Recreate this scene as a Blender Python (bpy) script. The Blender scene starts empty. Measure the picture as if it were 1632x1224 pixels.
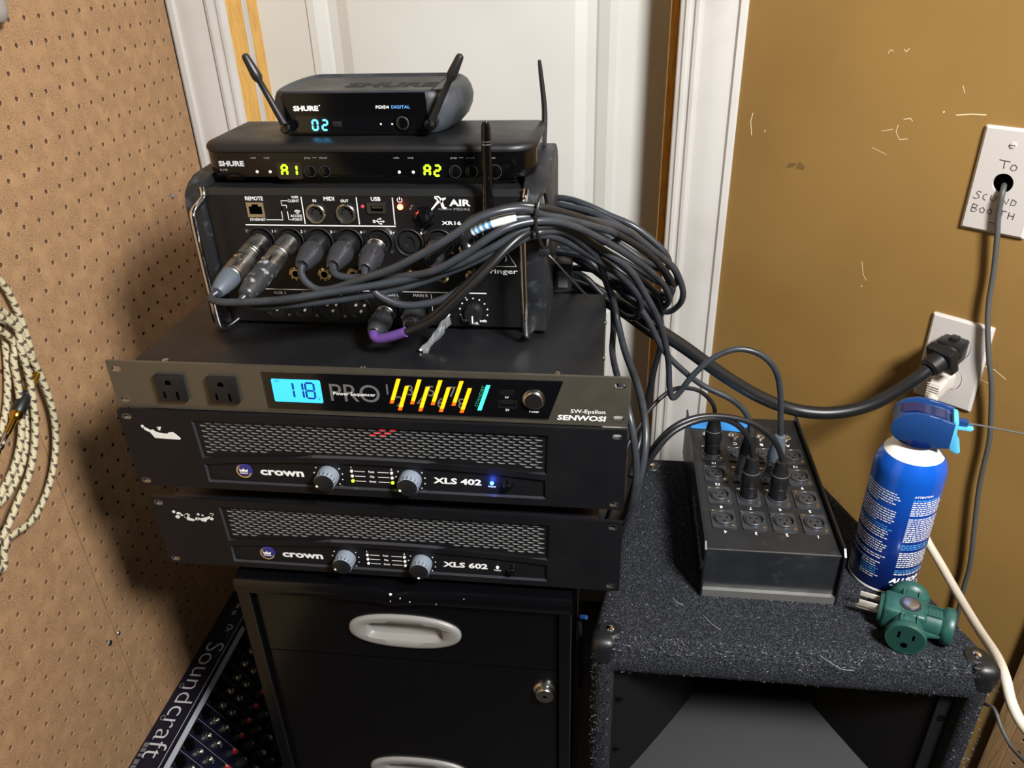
import bpy, bmesh, math, random
from mathutils import Vector, Matrix, noise
from mathutils.geometry import tessellate_polygon
random.seed(7)
SC = bpy.context.scene
COL = SC.collection

# ---------------------------------------------------------------- camera, world, lights, exposure
cam = bpy.data.cameras.new('camera'); camo = bpy.data.objects.new('camera', cam); COL.objects.link(camo)
SC.camera = camo
yaw, pit, rol = 0.13641, 0.50937, -0.03197
fw = Vector((-math.sin(yaw)*math.cos(pit), math.cos(yaw)*math.cos(pit), -math.sin(pit)))
rt = Vector((math.cos(yaw), math.sin(yaw), 0)); up = rt.cross(fw)
R_ = math.cos(rol)*rt + math.sin(rol)*up; U_ = -math.sin(rol)*rt + math.cos(rol)*up
mw = Matrix((R_, U_, -fw)).transposed().to_4x4(); mw.translation = (0.22115, -0.59729, 0.32711)
camo.matrix_world = mw
cam.sensor_fit = 'HORIZONTAL'; cam.sensor_width = 36.0; cam.lens = 1255.863/1632*36.0
cam.clip_start = 0.02; cam.clip_end = 30

W = bpy.data.worlds.new('room_light'); SC.world = W; W.use_nodes = True
W.node_tree.nodes['Background'].inputs[0].default_value = (0.80, 0.88, 1.0, 1)
W.node_tree.nodes['Background'].inputs[1].default_value = 0.022

def area(name, loc, target, size, power, color):
    l = bpy.data.lights.new(name, 'AREA'); l.shape = 'RECTANGLE'; l.size, l.size_y = size
    l.energy = power; l.color = color
    o = bpy.data.objects.new(name, l); COL.objects.link(o); o.location = loc
    o.rotation_euler = (Vector(target)-Vector(loc)).to_track_quat('-Z', 'Y').to_euler()
    return o
area('area_lamp', (0.86, -0.74, 0.90), (0.0, 0.2, -0.1), (0.26, 0.26), 52, (1.0, 0.985, 0.97))
area('area_lamp', (0.35, -0.55, 1.45), (0.05, 0.3, -0.3), (0.9, 0.4), 0.6, (0.93, 0.96, 1.0))  # added weak fill without a fixture, keeps faint reflections on the fronts
SC.view_settings.view_transform = 'Standard'; SC.view_settings.look = 'None'
SC.view_settings.gamma = 1.0; SC.view_settings.use_curve_mapping = False
SC.view_settings.exposure = 0.0

# ---------------------------------------------------------------- materials
def lin(h):
    h = h.lstrip('#'); c = [int(h[i:i+2], 16)/255 for i in (0, 2, 4)]
    return tuple(x/12.92 if x <= .04045 else ((x+.055)/1.055)**2.4 for x in c) + (1,)
def mat(name, col, rough=.5, metal=0., var=None, bump=None, emit=None, spec=.5, coat=0., rvar=None):
    m = bpy.data.materials.new(name); m.use_nodes = True
    nt = m.node_tree; b = nt.nodes['Principled BSDF']
    c = lin(col); b.inputs['Base Color'].default_value = c
    b.inputs['Roughness'].default_value = rough; b.inputs['Metallic'].default_value = metal
    b.inputs['Specular IOR Level'].default_value = spec
    if coat: b.inputs['Coat Weight'].default_value = coat; b.inputs['Coat Roughness'].default_value = .1
    if emit:
        b.inputs['Emission Color'].default_value = lin(emit[0]); b.inputs['Emission Strength'].default_value = emit[1]
    tc = None
    def nz(scale, detail=3., stretch=None):
        nonlocal tc
        if tc is None: tc = nt.nodes.new('ShaderNodeTexCoord')
        n = nt.nodes.new('ShaderNodeTexNoise'); n.inputs['Scale'].default_value = scale; n.inputs['Detail'].default_value = detail
        src = tc.outputs['Object']
        if stretch:
            mp = nt.nodes.new('ShaderNodeMapping'); mp.inputs['Scale'].default_value = stretch
            nt.links.new(src, mp.inputs['Vector']); src = mp.outputs['Vector']
        nt.links.new(src, n.inputs['Vector']); return n
    if var:
        # var: list of (scale, second colour, low, high, stretch)
        cur = None
        for (scale, c2, lo, hi, *st) in var:
            n = nz(scale, 4., st[0] if st else None)
            r = nt.nodes.new('ShaderNodeMapRange'); r.inputs['From Min'].default_value = lo; r.inputs['From Max'].default_value = hi
            nt.links.new(n.outputs['Fac'], r.inputs['Value'])
            mx = nt.nodes.new('ShaderNodeMix'); mx.data_type = 'RGBA'
            nt.links.new(r.outputs['Result'], mx.inputs['Factor'])
            if cur is None: mx.inputs['A'].default_value = c
            else: nt.links.new(cur, mx.inputs['A'])
            mx.inputs['B'].default_value = lin(c2); cur = mx.outputs['Result']
        nt.links.new(cur, b.inputs['Base Color'])
    if rvar:
        n = nz(rvar[0], 4.); r = nt.nodes.new('ShaderNodeMapRange'); r.inputs['From Min'].default_value = .35; r.inputs['From Max'].default_value = .65
        r.inputs['To Min'].default_value = rvar[1]; r.inputs['To Max'].default_value = rvar[2]
        nt.links.new(n.outputs['Fac'], r.inputs['Value']); nt.links.new(r.outputs['Result'], b.inputs['Roughness'])
    if bump:
        n = nz(bump[0], 3.); bp = nt.nodes.new('ShaderNodeBump'); bp.inputs['Strength'].default_value = bump[1]; bp.inputs['Distance'].default_value = bump[2] if len(bump) > 2 else .001
        nt.links.new(n.outputs['Fac'], bp.inputs['Height']); nt.links.new(bp.outputs['Normal'], b.inputs['Normal'])
    return m
M = dict(
 peg=mat('hardboard', '#987450', .75, var=[(330, '#775d44', .46, .7, (1, 1, 1.6)), (700, '#b59a79', .54, .7), (45, '#a5815c', .45, .7)], bump=(500, .25, .0006)),
 pegrim=mat('hardboard_rim', '#ab9072', .8), peghole=mat('hardboard_edge', '#6b4b33', .9),
 wallgold=mat('gold_paint', '#93723d', .55, var=[(5, '#8b6b38', .4, .65)], bump=(240, .12, .0006)),
 wallback=mat('plain_paint', '#a8926a', .7, bump=(200, .1)),
 scuff=mat('scuff_white', '#e6d3aa', .8), scuffdark=mat('scuff_dark', '#5b4630', .8),
 trim=mat('white_trim_paint', '#bdbab5', .38, var=[(9, '#b3afa9', .45, .7)]),
 door=mat('white_door_paint', '#c6c6c1', .45, var=[(4, '#bebeb8', .4, .7)], bump=(160, .06)),
 pine=mat('pine_wood', '#d2a24e', .5, var=[(26, '#b88434', .45, .65, (14, 14, 1)), (90, '#dcb266', .5, .7, (10, 10, .6))]),
 oldpine=mat('aged_wood', '#a3835a', .6, var=[(30, '#8b6b44', .45, .65, (12, 12, 1))]),
 floor=mat('floor_vinyl', '#1d1813', .6, var=[(12, '#16120e', .4, .6)]),
 ceil=mat('ceiling_paint', '#d8d6d0', .9),
 blk=mat('black_powder_coat', '#0f1013', .45, bump=(900, .12, .0003), rvar=(20, .38, .52)),
 blkfine=mat('black_satin_metal', '#15161a', .33, rvar=(14, .28, .42), bump=(1500, .05, .0002)),
 blkglossy=mat('black_gloss', '#08080a', .08, coat=.6),
 blkgloss2=mat('black_smoked_plastic', '#060607', .12),
 blkplas=mat('black_plastic', '#141517', .42, bump=(700, .08, .0003)),
 blkmatte=mat('black_matte', '#0c0c0d', .8),
 void=mat('dark_cavity', '#020202', 1.0, spec=0.),
 panel=mat('black_front_panel', '#0b0b0d', .4, bump=(1200, .06, .0002)),
 amp=mat('amp_front_black', '#0f0f12', .45, spec=.35, bump=(1400, .1, .0002), rvar=(18, .36, .5)),
 rim=mat('edge_highlight_black', '#2c2c30', .28), holewall=mat('perforation_edge', '#9a9a98', .35, .5), bronze=mat('gunmetal_anodised', '#6f6a5e', .36, .75, rvar=(60, .32, .42), bump=(1600, .05, .0002)),  # rim: lighter black that paints highlights along edges
 rubber=mat('grey_black_rubber', '#16181b', .5, var=[(60, '#4a5058', .56, .8)], bump=(300, .1, .0004)),
 rubberlite=mat('worn_rubber', '#23272c', .45, var=[(22, '#3a3f46', .48, .75)], bump=(220, .15, .0005)),
 cable=mat('black_cable_jacket', '#2e3237', .36, var=[(50, '#26292d', .45, .65)]),
 cabledk=mat('dark_cable_jacket', '#17181a', .38),
 cablegrey=mat('grey_cable_jacket', '#4b4b49', .5), cablewhite=mat('white_cable_jacket', '#cfc6b4', .5),
 steel=mat('nickel_plate', '#c9c7c2', .22, 1.), chrome=mat('chrome', '#e8e8ea', .08, 1.),
 steeldull=mat('dull_nickel', '#8e8c88', .38, 1., rvar=(90, .25, .5), bump=(200, .15, .0003)), brass=mat('brass', '#cdbb90', .25, 1.),
 gold=mat('gold_plate', '#d2a33c', .22, 1.), zinc=mat('bare_zinc', '#aeb0b2', .35, 1.),
 boot=mat('blue_grey_boot', '#4b535d', .5), tapewrap=mat('scuffed_tape', '#2c2d30', .35, var=[(130, '#8d8f93', .56, .68)], bump=(160, .5, .001)),
 white=mat('white_ink', '#e6e6e4', .6), greyink=mat('grey_ink', '#8a8a88', .6), dimink=mat('dim_ink', '#5c5c5a', .6), silverink=mat('silver_ink', '#b6b8ba', .45),
 blueink=mat('blue_ink', '#5d9fe0', .6), skyink=mat('light_blue_ink', '#4c9ad6', .6),
 paper=mat('torn_label_paper', '#d9d7d2', .9, bump=(300, .5, .0006)),
 lcd=mat('lit_blue_display', '#3aa8dc', .3, emit=('#2fb4ee', .95)), lcdseg=mat('display_segment', '#0a3f9a', .4),
 barlit=mat('lit_amber_bar', '#ff9a10', .4, emit=('#ffa200', 1.6)), barend=mat('lit_orange_end', '#ff5a10', .4, emit=('#ff5a08', 1.1)),
 greenbar=mat('lit_green_bar', '#40e0b0', .4, emit=('#35f0b8', 1.2)), segblue=mat('lit_blue_segment', '#60d0ff', .4, emit=('#39c4ff', 2.6)),
 seggreen=mat('lit_green_segment', '#b0ff20', .4, emit=('#a6f51a', 1.9)), ledred=mat('lit_red_led', '#ff5030', .4, emit=('#ff5a3a', 14.)),
 ledredsm=mat('red_lens', '#b03a44', .3, emit=('#a0202c', .35)), ledgreen=mat('lit_green_led', '#b0f020', .4, emit=('#a8f020', 2.2)), ledblue=mat('lit_blue_led', '#40a0ff', .4, emit=('#3a8cff', 9.)),
 pin=mat('pin_metal', '#e4dfd2', .25, .5), ledoff=mat('clear_led', '#d8d6cf', .3), redglow=mat('red_lit_vent', '#c01020', .5, emit=('#c0101c', .9)),
 knobgrey=mat('grey_blue_knob', '#77818c', .4), badge=mat('purple_badge', '#2c2a66', .3), badgegold=mat('badge_gold', '#d6b45c', .35, .6),
 carpet=mat('charcoal_carpet', '#24262b', 1.0, var=[(700, '#565a62', .48, .66), (1500, '#0c0d0f', .5, .64)], bump=(800, 1.0, .004), spec=.15),
 fibre=mat('carpet_fibre', '#3a3d43', .8, spec=.3), fibrelite=mat('pale_carpet_fibre', '#9a9da4', .7, spec=.3),
 horn=mat('horn_plastic', '#0c0c0e', .6, spec=.3, bump=(500, .1, .0003)), cab=mat('black_enamel_steel', '#060608', .2, rvar=(6, .16, .26), coat=.25),
 silver=mat('silver_plastic', '#807e7a', .4), box=mat('worn_black_steel', '#1b1d20', .36, var=[(70, '#2e2f31', .6, .8)], rvar=(40, .3, .5)), boxedge=mat('bare_edge_steel', '#a3a29e', .4, .8),
 sock=mat('black_socket_metal', '#47494d', .3, .5), bluetape=mat('blue_tape', '#2e86cf', .6, bump=(150, .2)), purple=mat('purple_tape', '#5c3f86', .45, bump=(120, .4, .001)),
 canblue=mat('can_blue', '#0f3f9a', .22, .25, coat=.5), candark=mat('can_navy', '#0c1f55', .22, .25, coat=.5), canwhite=mat('can_white', '#e9e6e0', .35), trig=mat('blue_trigger_plastic', '#18396c', .3), triglite=mat('light_blue_trigger_plastic', '#58b8e2', .3),
 green=mat('green_vinyl', '#204a43', .42, var=[(60, '#2c5c53', .5, .7)], bump=(240, .1, .0004)), greendk=mat('dark_green_vinyl', '#123a32', .5),
 plate=mat('white_wall_plate', '#c6c0bb', .35), ink=mat('black_marker', '#2a2622', .8), plugwhite=mat('ivory_plug', '#c8c0b6', .45),
 navy=mat('navy_panel', '#080a1e', .4), mixgrey=mat('grey_strip', '#9ea1a6', .4), redcap=mat('red_cap', '#a01f26', .45), darkgrey=mat('dark_grey_plastic', '#2a2c30', .42),
 yarn=mat('tan_braid', '#bdb183', .7), cloth=mat('pale_grey_cloth', '#8f8880', .9),
)
def braid():
    m = M['yarn']; nt = m.node_tree; b = nt.nodes['Principled BSDF']
    u = nt.nodes.new('ShaderNodeAttribute'); u.attribute_name = 'along'
    w = nt.nodes.new('ShaderNodeSeparateXYZ'); nt.links.new(u.outputs['Vector'], w.inputs[0])
    def mth(op, a, bb=None):
        n = nt.nodes.new('ShaderNodeMath'); n.operation = op
        for i, x in enumerate((a, bb)):
            if x is None: continue
            if isinstance(x, (int, float)): n.inputs[i].default_value = x
            else: nt.links.new(x, n.inputs[i])
        return n.outputs[0]
    # woven jacket: dark dashes spiralling round a tan tube
    ph = mth('ADD', mth('MULTIPLY', w.outputs[0], 1/13.), w.outputs[1])
    fr = mth('FRACT', ph); dk = mth('LESS_THAN', fr, .36)
    ph2 = mth('FRACT', mth('MULTIPLY', w.outputs[0], 1/6.5)); d2 = mth('LESS_THAN', ph2, .62)
    f = mth('MULTIPLY', dk, d2)
    f3 = mth('FRACT', mth('ADD', mth('MULTIPLY', w.outputs[0], 1/2.1), mth('MULTIPLY', w.outputs[1], 2.)))
    mx = nt.nodes.new('ShaderNodeMix'); mx.data_type = 'RGBA'; nt.links.new(mth('MULTIPLY', mth('LESS_THAN', f3, .3), .5), mx.inputs['Factor'])
    mx.inputs['A'].default_value = lin('#c0b594'); mx.inputs['B'].default_value = lin('#857d62')
    m2 = nt.nodes.new('ShaderNodeMix'); m2.data_type = 'RGBA'; nt.links.new(f, m2.inputs['Factor'])
    nt.links.new(mx.outputs['Result'], m2.inputs['A']); m2.inputs['B'].default_value = lin('#4f463a')
    nt.links.new(m2.outputs['Result'], b.inputs['Base Color'])
braid()

# ---------------------------------------------------------------- mesh builder (millimetres)
FRONT = Matrix(((1, 0, 0), (0, 0, -1), (0, 1, 0))).to_4x4()      # u right, v up, w towards the viewer (-y)
IDM = Matrix.Identity(4)
def frame(o, u, v, w): 
    m = Matrix((Vector(u), Vector(v), Vector(w))).transposed().to_4x4(); m.translation = o; return m
def crom(pts, n=6, closed=False):
    P = [Vector(p) for p in pts]; out = []
    N = len(P); rng = range(N if closed else N-1)
    for i in rng:
        if closed: a, b, c, d = P[i-1], P[i], P[(i+1) % N], P[(i+2) % N]
        else: a, b, c, d = P[max(i-1, 0)], P[i], P[i+1], P[min(i+2, N-1)]
        for k in range(n):
            t = k/n
            out.append(.5*((2*b) + (c-a)*t + (2*a-5*b+4*c-d)*t*t + (3*b-a-3*c+d)*t**3))
    if not closed: out.append(P[-1])
    return out
def circ(u, v, r, n=16, ru=None, a0=0): return [(u+(ru or r)*math.cos(a0+2*math.pi*i/n), v+r*math.sin(a0+2*math.pi*i/n)) for i in range(n)]
def rrect(u0, u1, v0, v1, r, n=4):
    o = []
    for (cu, cv, a) in ((u1-r, v1-r, 0), (u0+r, v1-r, 90), (u0+r, v0+r, 180), (u1-r, v0+r, 270)):
        for i in range(n+1):
            t = math.radians(a+90*i/n); o.append((cu+r*math.cos(t), cv+r*math.sin(t)))
    return o
_caph = None
class B:
    def __init__(s, F=None): s.bm = bmesh.new(); s.F = F or IDM; s.at = None
    def v(s, p): return s.bm.verts.new(s.F @ Vector(p))
    def f(s, vs):
        try: return s.bm.faces.new(vs)
        except ValueError: return None
    def quad(s, a, b, c, d): s.f([s.v(a), s.v(b), s.v(c), s.v(d)]); return s
    def prism(s, poly, w0, w1, top=None):
        a = [s.v((p[0], p[1], w0)) for p in poly]; b = [s.v((p[0], p[1], w1)) for p in (top or poly)]
        n = len(poly)
        for i in range(n): s.f([a[i], a[(i+1) % n], b[(i+1) % n], b[i]])
        s.f(b); s.f(a[::-1]); return s
    def box(s, x0, x1, y0, y1, z0, z1, bev=0, seg=2):
        a = [s.v((x, y, z)) for z in (z0, z1) for (x, y) in ((x0, y0), (x1, y0), (x1, y1), (x0, y1))]
        fs = [s.f([a[i] for i in q]) for q in ((3, 2, 1, 0), (4, 5, 6, 7), (0, 1, 5, 4), (1, 2, 6, 5), (2, 3, 7, 6), (3, 0, 4, 7))]
        if bev:
            ed = list({e for f in fs for e in f.edges})
            bmesh.ops.bevel(s.bm, geom=ed, offset=bev, segments=seg, affect='EDGES', profile=.5)
        return s
    def cyl(s, p0, p1, r0, r1=None, n=16, cap=True):
        r1 = r0 if r1 is None else r1
        p0, p1 = Vector(p0), Vector(p1); d = (p1-p0).normalized(); q = d.orthogonal().normalized(); k = d.cross(q)
        A = []; Bb = []
        for i in range(n):
            t = 2*math.pi*i/n; e = q*math.cos(t)+k*math.sin(t)
            A.append(s.v(p0+e*r0)); Bb.append(s.v(p1+e*r1))
        for i in range(n): s.f([A[i], A[(i+1) % n], Bb[(i+1) % n], Bb[i]])
        if cap:
            s.f(A[::-1]); s.f(Bb)
        return s
    def lathe(s, prof, o=(0, 0, 0), ax=(0, 0, 1), n=24, ref=None, cap=True):
        o = Vector(o); d = Vector(ax).normalized(); q = (Vector(ref) if ref else d.orthogonal()).normalized(); k = d.cross(q); rings = []
        for (r, h) in prof:
            rings.append([s.v(o+d*h+(q*math.cos(2*math.pi*i/n)+k*math.sin(2*math.pi*i/n))*max(r, .001)) for i in range(n)])
        for a, b in zip(rings, rings[1:]):
            for i in range(n): s.f([a[i], a[(i+1) % n], b[(i+1) % n], b[i]])
        if cap: s.f(rings[0][::-1]); s.f(rings[-1])
        return s
    def tube(s, pts, r, n=8, sub=5, closed=False, rfun=None, along=False):
        P = crom(pts, sub, closed) if sub else [Vector(p) for p in pts]
        N = len(P); T = []
        for i in range(N):
            a = P[i-1] if (closed or i > 0) else P[0]; b = P[(i+1) % N] if (closed or i < N-1) else P[-1]
            T.append((b-a).normalized())
        q = T[0].orthogonal().normalized(); rings = []; L = 0
        lay = s.bm.verts.layers.float_vector.get('along') or s.bm.verts.layers.float_vector.new('along') if along else None
        for i in range(N):
            q = (q - T[i]*q.dot(T[i])).normalized(); k = T[i].cross(q)
            if i: L += (P[i]-P[i-1]).length
            rr = rfun(i/(N-1)) if rfun else r
            ring = []
            for j in range(n):
                t = 2*math.pi*j/n; vv = s.v(P[i]+(q*math.cos(t)+k*math.sin(t))*rr)
                if lay is not None: vv[lay] = (L, 0.5+.5*math.cos(t), 0)
                ring.append(vv)
            rings.append(ring)
        for a, b in zip(rings, rings[1:]+([rings[0]] if closed else [])):
            for i in range(n): s.f([a[i], a[(i+1) % n], b[(i+1) % n], b[i]])
        if not closed: s.f(rings[0][::-1]); s.f(rings[-1])
        return s
    def plate(s, outer, holes, w0, w1, back=True, hole_mat=0):
        loops = [outer]+holes
        tri = tessellate_polygon([[Vector((p[0], p[1], 0)) for p in l] for l in loops])
        flat = [p for l in loops for p in l]
        a = [s.v((p[0], p[1], w0)) for p in flat]; b = [s.v((p[0], p[1], w1)) for p in flat]
        for t in tri:
            (x0, y0), (x1, y1), (x2, y2) = (flat[i] for i in t)
            t = t if (x1-x0)*(y2-y0)-(x2-x0)*(y1-y0) > 0 else t[::-1]
            s.f([b[i] for i in t])
            if back: s.f([a[i] for i in t[::-1]])
        k = 0
        for l in loops:
            n = len(l)
            for i in range(n):
                f_ = s.f([a[k+i], a[k+(i+1) % n], b[k+(i+1) % n], b[k+i]])
                if f_ and k: f_.material_index = hole_mat
            k += n
        return s
    def strip(s, pts, wd, w=0.2, closed=False):
        P = [Vector((p[0], p[1], 0)) for p in pts]; N = len(P); L = []; R = []
        for i in range(N):
            a = P[i-1] if (closed or i > 0) else P[0]; b = P[(i+1) % N] if (closed or i < N-1) else P[-1]
            t = (b-a).normalized(); m = Vector((-t.y, t.x, 0))*wd/2
            L.append(s.v(P[i]+m+Vector((0, 0, w)))); R.append(s.v(P[i]-m+Vector((0, 0, w))))
        for i in range(N if closed else N-1): s.f([R[i], R[(i+1) % N], L[(i+1) % N], L[i]])
        return s
    def flat(s, poly, w=.2): s.f([s.v((p[0], p[1], w)) for p in poly]); return s
    def text(s, t, u, v, h, wd=None, al='l', w=.2, shear=0., bold=0., rot=0., map=None):
        global _caph
        def mk(body):
            c = bpy.data.curves.new('lettering', 'FONT'); c.body = body; c.resolution_u = 2 if h < 9 else 5; c.offset = bold
            o = bpy.data.objects.new('lettering', c); me = bpy.data.meshes.new_from_object(o)
            bpy.data.objects.remove(o); bpy.data.curves.remove(c); return me
        if _caph is None:
            me = mk('H'); _caph = max(p.co.y for p in me.vertices); bpy.data.meshes.remove(me)
        me = mk(t); x0 = min(p.co.x for p in me.vertices); x1 = max(p.co.x for p in me.vertices)
        sy = h/_caph; sx = wd/(x1-x0) if wd else sy
        W_ = (x1-x0)*sx; off = {'l': 0, 'c': -W_/2, 'r': -W_}[al]
        cr, sr = math.cos(rot), math.sin(rot); vs = []
        for p in me.vertices:
            y = p.co.y*sy; x = (p.co.x-x0)*sx+off+shear*y
            q = (u+x*cr-y*sr, v+x*sr+y*cr, w)
            vs.append(s.v(map(q) if map else q))
        for pl in me.polygons: s.f([vs[i] for i in pl.vertices])
        bpy.data.meshes.remove(me); return s
    def out(s, name, m, parent=None, ang=35, label=None, kind=None, recalc=True):
        if recalc: bmesh.ops.recalc_face_normals(s.bm, faces=s.bm.faces)
        bmesh.ops.scale(s.bm, vec=(.001,)*3, verts=s.bm.verts)
        me = bpy.data.meshes.new(name); s.bm.to_mesh(me); s.bm.free()
        for ma in (m if isinstance(m, (list, tuple)) else [m]): me.materials.append(M[ma] if isinstance(ma, str) else ma)
        if ang and len(me.polygons):
            me.shade_smooth(); me.set_sharp_from_angle(angle=math.radians(ang))
        o = bpy.data.objects.new(name, me); COL.objects.link(o)
        if parent: o.parent = parent
        if label: o['label'] = label
        if kind: o['kind'] = kind
        return o
def put(name, m, parent, loc=(0, 0, 0), rot=(0, 0, 0)): pass
def thing(name, label, cat, loc=(0, 0, 0), rotz=0., group=None):
    o = bpy.data.objects.new(name, None); COL.objects.link(o); o.location = Vector(loc)*.001; o.rotation_euler = (0, 0, rotz)
    o.empty_display_size = .05; o['label'] = label; o['category'] = cat
    if group: o['group'] = group
    return o
def tag(o, label, cat, group=None):
    o['label'] = label; o['category'] = cat
    if group: o['group'] = group
    return o
def struct(o): o['kind'] = 'structure'; return o
def inst(src, name, parent, loc=None, mtx=None):
    o = bpy.data.objects.new(name, src.data); COL.objects.link(o); o.parent = parent
    if loc is not None: o.location = Vector(loc)*.001
    if mtx is not None: o.matrix_local = mtx
    return o
def FB(): return B(FRONT)
SEG = {'0': 'abcdef', '1': 'bc', '2': 'abged', '8': 'abcdefg', 'A': 'abcefg'}
def seg7(b, ch, u, v, wd, h, t, w, sl=.0):
    hx, hy = wd/2, h/2
    L = dict(a=((-hx, hy), (hx, hy)), d=((-hx, -hy), (hx, -hy)), g=((-hx, 0), (hx, 0)), f=((-hx, 0), (-hx, hy)), e=((-hx, -hy), (-hx, 0)), b=((hx, 0), (hx, hy)), c=((hx, -hy), (hx, 0)))
    for k in SEG[ch]:
        (x0, y0), (x1, y1) = L[k]; dx, dy = x1-x0, y1-y0; l = math.hypot(dx, dy); dx /= l; dy /= l
        g = t*.62; p0 = (x0+dx*g*.7, y0+dy*g*.7); p1 = (x1-dx*g*.7, y1-dy*g*.7); nx, ny = -dy*t/2, dx*t/2
        poly = [(p0[0]-dx*g*.4, p0[1]-dy*g*.4), (p0[0]-nx, p0[1]-ny), (p1[0]-nx, p1[1]-ny), (p1[0]+dx*g*.4, p1[1]+dy*g*.4), (p1[0]+nx, p1[1]+ny), (p0[0]+nx, p0[1]+ny)]
        b.flat([(u+x+sl*y, v+y) for x, y in poly], w)
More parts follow.
